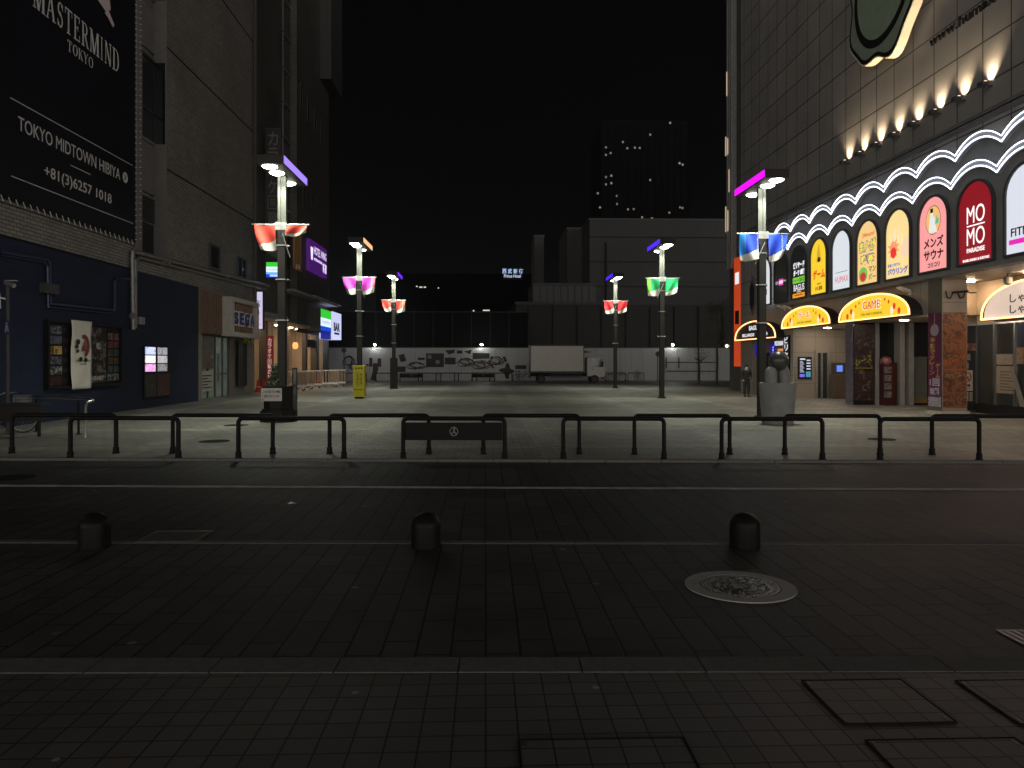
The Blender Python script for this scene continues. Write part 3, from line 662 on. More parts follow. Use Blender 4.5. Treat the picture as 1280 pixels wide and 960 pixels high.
for nm, bo, mt, dd in (('letter_outline', .07, MAT['white'], (.38, .44)), ('letters', .0, P((18, 32, 120), .35), (.44, .475))):
    g = 0 if bo else .10
    mb = MB(); wd = (s1 - s0 - .9) / 4
    for i, ch in enumerate('SEGA'): mb.text(ch, Fs, s0 + .45 + i * wd + .04 + g, s0 + .45 + (i + 1) * wd - .02 - g, z0 + .55 + g * .7, z0 + 1.30 - g * .7, *dd, bold=.045 + bo)
    mb.build(nm, mt, t)
mb = MB(); mb.vtext('さ', Fw, YL(304), YL(308), 2.75, 3.15, 0, .05); mb.text('くら', Fw, YL(309), YL(317), 2.8, 3.15, 0, .05)
tag(mb.build('yellow_lettering', P((190, 170, 40))), 'small yellow Japanese letters beside the arcade door', 'sign')

# big black banner
b0, b1, bz0, bz1 = 14.2, YL(166), 6.16, 18.0
t = thing('advert_banner', 'huge black advertising banner with white lettering laced to the tiled wall', 'banner', (WL, 18, bz0))
Fb = FL(WL + .10)
MB().fbox(Fb, b0, b1, bz0, bz1, -.03, 0).build('canvas', M('banner_canvas', (.0075, .0075, .012), .6, noise=.12, nscale=.3, spec=.2), t)
mb = MB(); 
mb.fbox(FL(WL), b1 + .02, b1 + .42, bz0 - .3, bz1, .002, .16)
mb.fbox(FL(WL), b0, b1, bz0 - .12, bz0 - .06, .03, .10)
mb.build('lacing_frame', MAT['darkconc'], t)
mb = MB()
for k in range(44): y = b0 + (b1 - b0) * k / 44; mb.cyl((WL + .11, y, bz0 + .05), (WL + .11, y + .10, bz0 - .10), .014, n=5)
for k in range(52): z = bz0 + .1 + k * .22; mb.cyl((WL + .11, b1 - .05, z), (WL + .175, b1 + .30, z + .09), .016, n=5)
mb.build('lacing', M('rope', (.5, .5, .48), .8), t)
white = M('banner_ink', (.52, .51, .49), .7, noise=0)
# serif lettering, drawn stroke by stroke in a unit box
def serif(ch):
    T, th, sf = .17, .07, .045
    def bar(x0, x1, z0, z1): return [(x0, z0), (x1, z0), (x1, z1), (x0, z1)]
    def dia(x0, z0, x1, z1, w): return [(x0 - w / 2, z0), (x0 + w / 2, z0), (x1 + w / 2, z1), (x1 - w / 2, z1)]
    def ser(x, z, w): return bar(x - w / 2, x + w / 2, z, z + sf)
    out = []; 
    def arc(cx, cz, rx, rz, a0, a1, wmax, wmin, n=14):
        for i in range(n):
            q = []
            for a in (a0 + (a1 - a0) * i / n, a0 + (a1 - a0) * (i + 1) / n):
                ww = wmin + (wmax - wmin) * abs(math.cos(a)); q.append((a, ww))
            (a, wa), (b, wb) = q
            out.append([(cx + rx * math.cos(a), cz + rz * math.sin(a)), (cx + rx * math.cos(b), cz + rz * math.sin(b)), (cx + (rx - wb) * math.cos(b), cz + (rz - min(wb, .07)) * math.sin(b)), (cx + (rx - wa) * math.cos(a), cz + (rz - min(wa, .07)) * math.sin(a))])
    if ch == 'M':
        out += [bar(.10, .10 + th, 0, 1), bar(.78, .78 + T, 0, 1), dia(.18, 1, .49, .0, T), dia(.49, .0, .80, 1, th), ser(.13, 0, .26), ser(.86, 0, .32), ser(.1, 1 - sf, .22), ser(.9, 1 - sf, .24)]
    elif ch == 'A': out += [dia(.12, 0, .47, 1, th), dia(.80, 0, .47, 1, T), bar(.25, .70, .33, .33 + sf), ser(.12, 0, .26), ser(.82, 0, .34)]
    elif ch == 'S':
        arc(.5, .735, .34, .265, R_(20), R_(250), .15, .06); arc(.5, .265, .36, .265, R_(-160), R_(80), .15, .06)
        out += [[(.34, .60), (.46, .44), (.72, .46), (.56, .62)], bar(.80, .85, .70, .97), bar(.14, .19, .03, .30)]
    elif ch == 'T': out += [bar(.5 - T / 2, .5 + T / 2, 0, 1), bar(.06, .94, 1 - sf * 1.3, 1), ser(.5, 0, .42), dia(.08, .74, .10, 1, .05), dia(.92, .74, .90, 1, .05)]
    elif ch == 'E': out += [bar(.16, .16 + T, 0, 1), bar(.06, .84, 0, sf * 1.2), bar(.06, .80, 1 - sf * 1.2, 1), bar(.3, .62, .5, .5 + sf), bar(.60, .64, .4, .63), dia(.86, .0, .84, .26, .05), dia(.82, 1, .80, .76, .05)]
    elif ch == 'R':
        out += [bar(.14, .14 + T, 0, 1), ser(.22, 0, .36), bar(.05, .5, 1 - sf, 1), bar(.3, .5, .48, .48 + sf), dia(.86, 0, .50, .5, T), ser(.90, 0, .2)]; arc(.48, .74, .33, .26, R_(-90), R_(90), .16, .045)
    elif ch == 'I': out += [bar(.5 - T / 2, .5 + T / 2, 0, 1), ser(.5, 0, .5), ser(.5, 1 - sf, .5)]
    elif ch == 'N': out += [bar(.16, .16 + th, 0, 1), bar(.80, .80 + th, 0, 1), dia(.22, 1, .80, 0, T), ser(.19, 0, .28), ser(.83, 1 - sf, .28), ser(.14, 1 - sf, .2)]
    elif ch == 'D': out += [bar(.14, .14 + T, 0, 1), bar(.04, .46, 0, sf), bar(.04, .46, 1 - sf, 1)]; arc(.44, .5, .48, .5, R_(-90), R_(90), .17, .045)
    elif ch == 'O': arc(.5, .5, .46, .5, 0, R_(360), .17, .05, 28)
    elif ch == 'K': out += [bar(.14, .14 + T, 0, 1), ser(.22, 0, .36), ser(.22, 1 - sf, .36), dia(.32, .42, .82, 1, .06), dia(.86, 0, .46, .58, T), ser(.88, 0, .26), ser(.82, 1 - sf, .28)]
    elif ch == 'Y': out += [bar(.5 - T / 2, .5 + T / 2, 0, .48), dia(.5, .44, .16, 1, T), dia(.53, .44, .86, 1, .06), ser(.5, 0, .4), ser(.16, 1 - sf, .34), ser(.86, 1 - sf, .26)]
    return out
def serif_word(word, s0, s1, z0, z1):
    wds = [{'M': 1.25, 'I': .55, 'A': 1.05, 'O': 1.05, 'D': 1.05, 'N': 1.05, 'S': .8, 'E': .88}.get(c, .95) for c in word]; tot = sum(wds); x = s0; mb = MB(); i = 0
    for c, q in zip(word, wds):
        w_ = (s1 - s0) * q / tot
        for poly in serif(c):
            i += 1
            mb.prism(Fb, [(x + w_ * (.05 + .9 * a), z0 + (z1 - z0) * b) for a, b in poly], .001, .004 + .0002 * (i % 12))
        x += w_
    return mb
serif_word('MASTERMIND', YL(35.5), YL(146), 11.86, 12.62).build('headline_lettering', white, t)
serif_word('TOKYO', YL(79.5), YL(113), 11.34, 11.68).build('city_lettering', white, t)
mb = MB(); mb.fbox(Fb, YL(8), YL(162), 8.90, 8.925, 0, .004); mb.fbox(Fb, YL(9), YL(163), 6.80, 6.825, 0, .004); mb.fbox(Fb, YL(84), YL(109), 7.85, 7.875, 0, .004); mb.build('rule_line', white, t)
mb = MB(); mb.text('TOKYO MIDTOWN HIBIYA', Fb, YL(18), YL(146.5), 8.15, 8.54, .001, .004, bold=.012); mb.text('+81(3)6257 1018', Fb, YL(51), YL(135.5), 7.10, 7.52, .001, .004, bold=.008)
mb.prism(Fb, [(YL(153) + .19 * math.cos(k * math.pi / 12), 8.34 + .19 * math.sin(k * math.pi / 12)) for k in range(24)], .001, .004); mb.build('address_lettering', white, t)
MB().text('2F', Fb, YL(153) - .1, YL(153) + .1, 8.25, 8.43, .005, .008).build('floor_number', MAT['blackm'], t)
pts = [(121, 0), (134, 1.5), (134.5, 9), (132, 10), (139.3, 28), (137.5, 31), (131, 18), (128, 14), (127, 12), (128.5, 11)]
mb = MB(); mb.prism(Fb, [(YL(a), ZL(a, b, WL + .1)) for a, b in [(110, -16), (132, -14)] + pts[1:]] , .001, .005); mb.build('emblem', M('emblem_pink', (.55, .46, .46), .7, noise=0), t)

# pipes and conduits
def wp(px, py, d=.12): v = WX(px, py, WL); return Vector((WL + d, v.y, v.z))
mb = MB(); mb.tube([wp(163, 412, .1), wp(161.5, 320, .1), wp(161.5, 315, .12), wp(165, 315, .14), wp(330, 357, .14), wp(332, 357, .14)], .085, 10)
mb.tube([wp(166, 410, .1), wp(166, 326, .1), wp(170, 322, .12), wp(330, 362, .12)], .06, 8)
for px, py in ((200, 325), (206, 327), (280, 345), (162, 350), (162, 395)): q = wp(px, py, .12); mb.cyl(q - Vector((0, .05, 0)), q + Vector((0, .05, 0)), .12, n=10)
tag(mb.build('drain_pipe', M('pipe_paint', (.20, .20, .195), .4, .5, noise=.2), smooth=40), 'pair of grey pipes running along the tiled wall above the blue paint', 'pipe')
mb = MB(); mb.tube([wp(0, 315, .06), wp(56, 325, .06), wp(59, 329, .06), wp(60, 380, .06), wp(64, 380, .06), wp(140, 388, .06), wp(141, 384, .06), wp(141, 352, .06), wp(144, 348, .06), wp(158, 349, .06)], .045, 8)
mb.tube([wp(0, 319, .06), wp(53, 328, .06), wp(56.5, 333, .06), wp(57.5, 384, .06), wp(140, 392, .06)], .03, 6)
tag(mb.build('conduit', M('blue_conduit', (.035, .045, .09), .35, .2, noise=.15), smooth=40), 'blue painted conduit bending round the blue wall above the poster case', 'pipe')
for (a, b, c_, d, lab, mt, dp) in ((49, 353, 66, 366, 'small dark junction box on the conduit of the blue wall', MAT['dgrey'], .2), (170, 396, 176, 405, 'small pale meter box under the grey pipes', MAT['galv'], .16)):
    s0, s1 = YL(a), YL(c_); z1, z0 = ZL(a, b), ZL(a, d); t = thing('junction_box', lab, 'junction box', (WL, s0, z0))
    MB().fbox(Fw, s0, s1, z0, z1, .002, dp).build('box', mt, t, bevel=.01); MB().fbox(Fw, s0 + .05, s1 - .05, z0 + .05, z1 - .05, dp, dp + .012).build('lid', mt, t)
mb = MB(); mb.tube([Vector((WL + .1, yE - .1, z)) for z in (4.9, 12, 20, 27)], .07, 8); mb.tube([Vector((WL + .1, yE - .35, z)) for z in (5.2, 12, 20, 27)], .05, 8)
tag(mb.build('downpipe', MAT['dgrey'], smooth=40), 'dark downpipes on the far corner of the tiled building', 'pipe')

# poster case, cloth banner, lit poster board
s0, s1 = YL(54), YL(148); z1, z0 = ZL(54, 399), ZL(54, 487)
t = thing('poster_case', 'wide dark poster case of small pictures on the blue wall', 'poster case', (WL, (s0 + s1) / 2, z0))
mb = MB(); k = .07; mb.fbox(Fw, s0, s1, z0, z1, .005, .07)
for r in ((s0, s1, z1 - k, z1), (s0, s1, z0, z0 + k), (s0, s0 + k, z0 + k, z1 - k), (s1 - k, s1, z0 + k, z1 - k)): mb.fbox(Fw, *r, .07, .15)
mb.build('frame', MAT['black'], t)
W_, H_ = s1 - s0, z1 - z0
def pic(mb, u0, u1, v0, v1, mat, d=.074): mb.fbox(Fw, s0 + W_ * u0, s0 + W_ * u1, z0 + H_ * v0, z0 + H_ * v1, d, d + .004, mat)
mb = MB(); cs = [[(45, 50, 80), (25, 28, 45), (120, 120, 130)], [(40, 48, 85), (22, 25, 45), (90, 95, 110)], [(150, 120, 50), (70, 55, 25), (200, 170, 90)], [(35, 40, 65), (20, 22, 35), (110, 110, 120)], [(10, 10, 10), (20, 20, 20), (150, 150, 150)], [(150, 35, 30), (15, 12, 12), (60, 15, 15)]]
for i, c3 in enumerate(cs):
    v = .90 - i * .148; m_ = printed('still_%d' % i, [srgb(*q) for q in c3] + [srgb(12, 12, 14)], 4, seed=i * 3.1)
    pic(mb, .05, .185, v - .10, v + .02, m_); pic(mb, .20, .26, v - .07, v - .01, printed('caption_%d' % i, [srgb(14, 13, 13), srgb(20, 20, 20), srgb(70, 65, 60)], 12, seed=i))
mb.build('picture_strip', None, t)
mb = MB(); pic(mb, .55, .775, .06, .95, printed('band_poster', [srgb(10, 10, 10), srgb(16, 14, 14), srgb(30, 20, 20), srgb(110, 105, 100), srgb(95, 60, 60)], 3.2, seed=4))
pic(mb, .63, .70, .60, .70, printed('crest', [srgb(10, 10, 10), srgb(190, 190, 185)], 8, seed=9), .079); mb.build('tall_poster', None, t)
mb = MB()
for r_, c3 in enumerate([[(60, 20, 22), (150, 110, 100)], [(110, 90, 55), (130, 60, 70)], [(90, 100, 55), (50, 80, 80)], [(150, 120, 60), (90, 70, 40)], [(25, 45, 45), (60, 85, 80)], [(12, 12, 12), (150, 145, 140)]]):
    v = .86 - r_ * .135
    for q in range(2): pic(mb, .80 + q * .09, .875 + q * .09, v - .10, v + .01, printed('still_%d_%d' % (r_, q), [srgb(*x) for x in c3] + [srgb(18, 16, 16), srgb(*[min(255, x + 50) for x in c3[0]])], 5, seed=r_ * 2 + q))
mb.build('picture_grid', None, t)
mb = MB()
F2 = lambda s, z, d: Vector((WL + d, s0 + W_ * s, z0 + H_ * z))
mb.text('HEART', F2, .57, .74, .10, .17, .0795, .0815, bold=.03); mb.build('lettering', P((170, 168, 160)), t)
# cloth banner
nu, nv = 10, 24; u0, u1 = YL(82), YL(107.5); zt, zb = ZL(95, 401), ZL(95, 486); vs = []
for j in range(nv + 1):
    for i in range(nu + 1):
        u, v = i / nu, j / nv
        vs.append((WL + .17 + .018 * math.sin(v * 9 + u * 2) + .015 * math.sin(u * 8 + v * 14) * (v ** 2 + .25), u0 + (u1 - u0) * (u + .012 * math.sin(v * 7)), zt + (zb - zt) * v))
t = thing('cloth_banner', 'narrow cream cloth banner with a red round emblem hung over the poster case', 'banner', (WL + .17, (u0 + u1) / 2, zb))
o = MB().add(vs, [(j * (nu + 1) + i, j * (nu + 1) + i + 1, (j + 1) * (nu + 1) + i + 1, (j + 1) * (nu + 1) + i) for j in range(nv) for i in range(nu)]).build('cloth', MAT['linen'], t, smooth=80)
sd = o.modifiers.new('thick', 'SOLIDIFY'); sd.thickness = .003
Fe2 = FL(WL + .215); cy, cz = (u0 + u1) / 2 + .08, zt + (zb - zt) * .37; hu = (u1 - u0)
mb = MB(); a_ = [(cy + hu * .27 * math.cos(a), cz + .36 * math.sin(a)) for a in [R_(-80 + 10 * k) for k in range(20)]]; b_ = [(cy + hu * .15 * math.cos(a), cz + .24 * math.sin(a)) for a in [R_(-80 + 10 * k) for k in range(20)]]
mb.strip(Fe2, a_, b_, 0, .003); mb.prism(Fe2, [(cy - .12, cz - .15), (cy + .10, cz - .18), (cy + .02, cz + .2)], .0005, .0035); mb.build('red_emblem', P((120, 45, 40)), t)
mb = MB(); 
for (dx, dz, r) in ((-.36, .12, .09), (-.42, -.02, .07), (-.20, -.42, .08), (.1, -.44, .08), (-.38, -.16, .06)): mb.prism(Fe2, [(cy + dx + r * 1.3 * math.cos(k), cz + dz + r * math.sin(k)) for k in [i * .785 for i in range(8)]], 0, .003)
mb.build('dark_petals', P((30, 32, 28)), t)
mb = MB(); mb.text('MASTERMIND', Fe2, u0 + .2, u1 - .15, zt + (zb - zt) * .60, zt + (zb - zt) * .575, 0, .003); mb.text('TOKYO', Fe2, u0 + .42, u1 - .38, zt + (zb - zt) * .65, zt + (zb - zt) * .62, 0, .003); mb.build('lettering', P((80, 76, 66)), t)
# lit poster board
s0, s1 = YL(178), YL(212); z1, z0 = ZL(178, 432.5), ZL(178, 498); W_, H_ = s1 - s0, z1 - z0
t = thing('lit_poster_board', 'small backlit poster board of bright pictures over dark posters', 'poster case', (WL, (s0 + s1) / 2, z0))
mb = MB(); mb.fbox(Fw, s0, s1, z0, z1, .005, .07); mb.build('frame', MAT['black'], t)
for q, (u, cols) in enumerate(((.03, [(150, 160, 255), (235, 235, 255), (225, 120, 180)]), (.47, [(150, 150, 165), (190, 185, 190), (120, 120, 125)]))):
    mb = MB()
    for r_ in range(3):
        v = .985 - r_ * .165; c3 = cols[r_]
        pic(mb, u, u + .36, v - .145, v, printed('screen_%d_%d' % (q, r_), [srgb(*c3), srgb(*[min(255, x + 60) for x in c3]), srgb(*[int(x * .45) for x in c3])], 4, es=1.1 if q == 0 else .5, seed=r_ + q * 5))
    mb.build('lit_screen', None, t)
mb = MB(); pic(mb, .03, .42, .02, .46, printed('dark_poster', [srgb(9, 9, 9), srgb(12, 12, 12), srgb(25, 25, 28), srgb(90, 90, 90)], 4, seed=2)); mb.build('dark_poster', None, t)
mb = MB(); pic(mb, .46, .93, .02, .46, printed('red_poster', [srgb(25, 10, 10), srgb(70, 18, 18), srgb(60, 14, 14), srgb(130, 120, 115)], 3, seed=6)); mb.build('red_poster', None, t)

# post with the round pedestrian sign and a small camera, at the photo's edge
q = PD(9.5, 452, 18.5); t = thing('sign_post', 'slim dark post with a round blue pedestrian sign and a small camera', 'sign post', (q.x, q.y, .03))
MB().cyl((q.x, q.y, .03), (q.x, q.y, 3.65), .042, n=12).build('post', MAT['dgrey'], t, smooth=40)
mb = MB(); mb.cyl((q.x, q.y - .05, 2.62), (q.x, q.y - .065, 2.62), .17, n=28); s_ = mb.build('sign_disc', P((24, 30, 60), .35), t)
mb = MB(); F = FC(q.y - .066); mb.prism(F, [(q.x + .02 + .028 * math.cos(k), 2.72 + .028 * math.sin(k)) for k in [i * .6 for i in range(10)]], 0, .003); mb.prism(F, [(q.x - .03, 2.50), (q.x + .0, 2.50), (q.x + .02, 2.58), (q.x + .04, 2.50), (q.x + .07, 2.50), (q.x + .05, 2.68), (q.x - .01, 2.68)], 0, .003); mb.build('walker_symbol', P((120, 120, 130)), s_)
mb = MB(); mb.cyl((q.x - .05, q.y, 3.7), (q.x + .2, q.y - .08, 3.62), .055, n=12); mb.box((q.x - .06, q.y - .05, 3.74), (q.x + .22, q.y + .05, 3.76)); mb.cyl((q.x, q.y, 3.6), (q.x, q.y, 3.7), .03); mb.build('camera', MAT['galv'], t)
mb = MB(); mb.cyl((q.x, q.y, 3.3), (q.x - .22, q.y - .02, 3.35), .02, n=6); mb.cyl((q.x - .22, q.y - .02, 3.45), (q.x - .22, q.y - .02, 3.08), .05, .07, 10); mb.build('lamp_arm', MAT['white'], t)

# handrail loop and dark stand with a bicycle
def hp(px, py, z): v = G(px, 547, .03); return Vector((v.x, v.y, z))
a_ = G(107, 547, .03); b_ = G(-40, 545, .03) + Vector((0, 1.2, 0))
t = thing('handrail', 'bent steel handrail behind the first guard rails', 'handrail', (a_.x, a_.y, .03))
u = (b_ - a_).normalized(); back = Vector((-.25, .95, 0))
mb = MB(); top = .86
mb.tube([a_ + Vector((0, 0, 0)), a_ + Vector((0, 0, top - .12)), a_ + Vector((0, 0, top - .04)) + u * -.05, a_ + Vector((.10, .14, top)), a_ + back * .5 + Vector((0, 0, top + .01)), a_ + back * .6 + u * .5 + Vector((0, 0, top + .02)), b_ + back * .6 + Vector((0, 0, top + .02))], .032, 10)
mb.build('top_rail', MAT['steel'], t, smooth=45)
mb = MB(); mb.tube([a_ + back * .6 + u * .5 + Vector((0, 0, .42)), b_ + back * .6 + Vector((0, 0, .42))], .026, 8); mb.build('lower_rail', MAT['steel'], t, smooth=45)
for k in (.5, 2.2): 
    p0 = a_ + back * .6 + u * k; MB().cyl((p0.x, p0.y, .03), (p0.x, p0.y, top), .028, n=10).build('post', MAT['rail'], t)
    MB().lathe((p0.x, p0.y, .03), [(.08, 0), (.08, .015), (.04, .02)], 12).build('foot', MAT['rail'], t)
q = G(52, 546, .03); t = thing('bench_stand', 'dark boxy bench on thin posts at the photo edge', 'bench', (q.x - .9, q.y, .03))
mb = MB(); mb.box((q.x - 2.6, q.y - .02, .40), (q.x, q.y + .03, .76)); mb.build('front_panel', MAT['brown'], t, bevel=.006)
MB().box((q.x - 2.62, q.y - .06, .765), (q.x + .02, q.y + .45, .81)).build('top_board', MAT['brown'], t, bevel=.008)
for dx in (-.05, -1.6): MB().box((q.x + dx - .05, q.y, .03), (q.x + dx, q.y + .06, .4)).build('leg', MAT['black'], t)
def bicycle(loc, ang, label, group=None):
    t = thing('bicycle', label, 'bicycle', loc, group); F0 = FA((0, 0, 0), 0)
    for wx in (-.52, .52):
        w_ = MB(); n = 28; w_.tube([(wx + .33 * math.cos(2 * math.pi * k / n), 0, .345 + .33 * math.sin(2 * math.pi * k / n)) for k in range(n + 1)], .017, 7); o = w_.build('wheel', MAT['rubber'], None); o.parent = t; o.location = o.location
        r_ = MB(); r_.tube([(wx + .305 * math.cos(2 * math.pi * k / n), 0, .345 + .305 * math.sin(2 * math.pi * k / n)) for k in range(n + 1)], .010, 6)
        for k in range(14): a = 2 * math.pi * k / 14; r_.cyl((wx, .02 * (-1) ** k, .345), (wx + .3 * math.cos(a), 0, .345 + .3 * math.sin(a)), .0025, n=4)
        r_.cyl((wx, -.05, .345), (wx, .05, .345), .02, n=8); o2 = r_.build('rim', MAT['steel'], None); o2.parent = o; o2.location = o2.location - o.location
    b = MB()
    for p0, p1, r in (((-.52, 0, .345), (-.1, 0, .30), .012), ((-.52, 0, .345), (-.22, 0, .78), .010), ((-.1, 0, .30), (-.24, 0, .86), .017), ((-.1, 0, .30), (.36, 0, .66), .02), ((-.2, 0, .62), (.36, 0, .74), .016), ((.34, 0, .62), (.52, 0, .345), .015), ((.30, 0, .95), (.36, 0, .6), .018)): b.cyl(p0, p1, r, n=8)
    o = b.build('frame', MAT['dgrey'], None); o.parent = t
    b = MB(); b.tube([(.12, .26, .96), (.24, .24, 1.02), (.32, .1, 1.0), (.32, -.1, 1.0), (.24, -.24, 1.02), (.12, -.26, .96)], .012, 7); o = b.build('handlebar', MAT['steel'], None, smooth=40); o.parent = t
    b = MB(); b.sphere((-.27, 0, .90), .1, 12, 8, sc=(1.35, .8, .4)); o = b.build('saddle', MAT['black'], None, smooth=60); o.parent = t
    b = MB()
    for k in range(9): 
        x = .36 + k * .035; b.cyl((x, -.16, .70), (x, -.16, .93), .004, n=4); b.cyl((x, .16, .70), (x, .16, .93), .004, n=4); b.cyl((x, -.16, .70), (x, .16, .70), .004, n=4)
    for zz in (.70, .78, .86, .93): b.tube([(.36, -.16, zz), (.64, -.16, zz), (.64, .16, zz), (.36, .16, zz), (.36, -.16, zz)], .005, 5)
    o = b.build('basket', MAT['galv'], None); o.parent = t
    b = MB(); b.cyl((-.1, -.06, .30), (-.1, .06, .30), .09, n=16); b.cyl((-.1, .07, .30), (-.02, .07, .16), .01, n=6); b.box((-.06, .06, .14), (.02, .14, .16)); o = b.build('crank', MAT['steel'], None); o.parent = t
    t.rotation_euler.z = ang
    return t
p = G(22, 543, .03); bicycle((p.x - .65, p.y + .38, .03), R_(8), 'parked city bicycle with a wire basket, cut by the photo edge')

# ================================================================== KARAOKE BUILDING further along
XK = -13.4; FK = FL(XK); k0, k1 = yE + .15, YL(411, XK)
K = thing('karaoke_building', 'dark tall building with shops lit warm at street level', 'building', (XK, 52, 0))
mb = MB(); D0 = XK - 14
g0, g1 = k0 + .6, YL(404, XK)
mb.box((D0, k0, 4.5), (XK, YL(352, XK), 45)); mb.box((D0, YL(352, XK), 4.5), (XK - .5, YL(371, XK), 45)); mb.box((D0, YL(371, XK), 4.5), (XK, k1, 45))
mb.box((D0, g1, 0), (XK, k1, 4.5)); mb.box((D0, k0, 0), (XK, g0, 4.5)); mb.box((D0, g0, 0), (XK - 2.6, g1, 4.5))
mb.build('wall', tile('dark_tiles', (.085, .078, .068), (.066, .06, .054), (.03, .03, .028), .6, .3, 'yz', .0, ms=.012, rough=.5, bump=.3), K)
MB().box((XK + .01, YL(400, XK), ZL(404, 105, XK)), (XK + .9, k1 + 1.2, 45)).build('upper_bay', M('bay_tiles', (.035, .033, .03), .7, noise=.15, nscale=1.5), K)
mb = MB(); s0, s1 = YL(352, XK) + .02, YL(371, XK) - .02; Fk5 = FL(XK - .5)
for k in range(15): z = 7.5 + k * 2.4; mb.fbox(Fk5, s0, s1, z, z + .10, .06, .12)
mb.fbox(Fk5, (s0 + s1) / 2 - .05, (s0 + s1) / 2 + .05, 4.6, 44, .06, .10)
mb.build('stair_rail', MAT['galv'], K); MB().fbox(Fk5, s0, s1, 4.52, 44.8, .005, .05).build('stair_glass', MAT['glass'], K)
for i, (px, ya, yb) in enumerate(((376.5, 105, 140), (385.5, 122, 154), (394, 138, 166), (402, 150, 180), (380, 235, 260), (390, 245, 262))):
    s0, s1 = YL(px - 1.4, XK), YL(px + 1.4, XK); f = MB(); z1, z0 = ZL(px, ya, XK), ZL(px, yb, XK)
    for r in ((s0, s0 + .06, z0, z1), (s1 - .06, s1, z0, z1), (s0 + .06, s1 - .06, z1 - .06, z1), (s0 + .06, s1 - .06, z0, z0 + .06)): f.fbox(FK, *r, 0.0, .06)
    w_ = f.build('window', MAT['dgrey'], K); MB().fbox(FK, s0 + .06, s1 - .06, z0 + .06, z1 - .06, .003, .02).build('pane', MAT['glass'], w_)
MB().fbox(FK, YL(366, XK), YL(375, XK), ZL(370, 337, XK), ZL(370, 285, XK), .003, .12).build('amber_column', M('amber_panel', (.30, .16, .06), .5, noise=.1, es=.06), K)
mb = MB()
for px in (366.5, 370): 
    y = YL(px, XK); mb.cyl((XK + .2, y, ZL(px, 336, XK)), (XK + .2, y, ZL(px, 292, XK)), .03, n=6); mb.cyl((XK + .2, y, ZL(px, 337, XK)), (XK + .2, y, ZL(px, 331, XK)), .16, n=8)
mb.build('pipe', M('copper_pipe', (.35, .18, .09), .4, .4), K)
mb = MB(); mb.fbox(FK, k0 + .3, YL(350, XK), 4.45, 4.75, 0.003, .5); mb.fbox(FK, YL(350, XK), YL(408, XK), 6.4, 6.55, .003, 1.0); mb.build('canopy', MAT['grey'], K, bevel=.02)
mb = MB(); mb.fbox(FK, YL(376, XK), YL(412, XK), 6.56, 6.62, .8, 1.02); mb.build('canopy_edge', M('pale_edge', (.5, .5, .48), .4, noise=0), K)
# shop floor: cream walls, ceiling, columns
mb = MB(); mb.box((XK - 2.58, g0, .03), (XK - 2.5, g1, 4.3)); mb.box((XK - 2.5, g1 - .08, .03), (XK - .02, g1 - .005, 4.3)); mb.box((XK - 2.5, g0 + .005, .03), (XK - .02, g0 + .06, 4.3)); mb.box((XK - 2.0, YL(345, XK), .03), (XK - .3, YL(347, XK), 4.3)); mb.box((XK - 2.4, YL(376, XK), .03), (XK - 1.0, YL(379, XK), 4.3)); mb.build('shop_wall', MAT['cream'], K)
MB().box((XK - 2.6, g0, 4.32), (XK + .3, g1, 4.44)).build('shop_ceiling', MAT['cream'], K)
for a_, b_, da, db in ((396, 399, .5, 0), (384, 386, .4, .1), (333, 335, .45, .02)): MB().box((XK - da, YL(a_, XK), .03), (XK - db, YL(b_, XK), 4.3)).build('shop_column', MAT['dgrey'], K)
MB().fbox(FL(XK - .05), YL(372, XK), YL(398, XK), 3.9, 4.2, 0, .05).build('shop_beam', MAT['brown'], K)
MB().fbox(FL(XK - .2), YL(387, XK), YL(396, XK), 2.9, 3.5, 0, .05).build('shop_name_board', MAT['blackm'], K)
for px in (326, 349, 364, 380, 388, 394):
    y = YL(px, XK); l = MB().lathe((XK - 1.0, y, 4.29), [(.01, 0), (.12, 0), (.12, .02)], 14).build('downlight', M('warm_lens_%d' % px, (.8, .7, .6), .4, noise=0, es=320, ecol=(1, .66, .36)), K)
MB().box((XK - 1.9, YL(351, XK), .6), (XK - 1.6, YL(355, XK), 3.2)).build('lit_case', M('lit_case', (.7, .7, .75), .4, noise=0, es=1.6, ecol=(.85, .88, 1)), K)
def blade(name, label, x0, x1, z0, z1, y, face, dep=.3, frame=True):
    t = thing(name, label, 'sign', ((x0 + x1) / 2, y, z0)); mb = MB(); mb.box((x0, y, z0), (x1, y + dep, z1)); mb.box((x0 - .25, y + dep * .4, z0 + (z1 - z0) * .25), (x0, y + dep * .6, z0 + (z1 - z0) * .25 + .08)); mb.box((x0 - .25, y + dep * .4, z0 + (z1 - z0) * .75), (x0, y + dep * .6, z0 + (z1 - z0) * .75 + .08))
    mb.build('sign_box', MAT['dgrey'], t, bevel=.01)
    if face: MB().box((x0 + .04, y - .012, z0 + .04), (x1 - .04, y - .001, z1 - .04)).build('face', face, t)
    return t, FC(y - .0125)
y = 46.2; x0, x1 = WY(331.5, 0, y).x, WY(350.5, 0, y).x; z1, z0 = WY(340, 160, y).z, WY(340, 325, y).z
t, F = blade('karaoke_sign', 'tall unlit vertical karaoke sign with faint Japanese letters on the dark building', x0, x1, z0, z1, y, M('unlit_face', (.022, .018, .017), .5), .35)
mb = MB(); mb.vtext('カラオケ□歌広場', F, x0 + .15, x1 - .13, z0 + .1, z1 - .15, 0, .004, bold=.012); mb.build('lettering', M('dull_letters', (.13, .12, .11), .6, noise=.2), t)
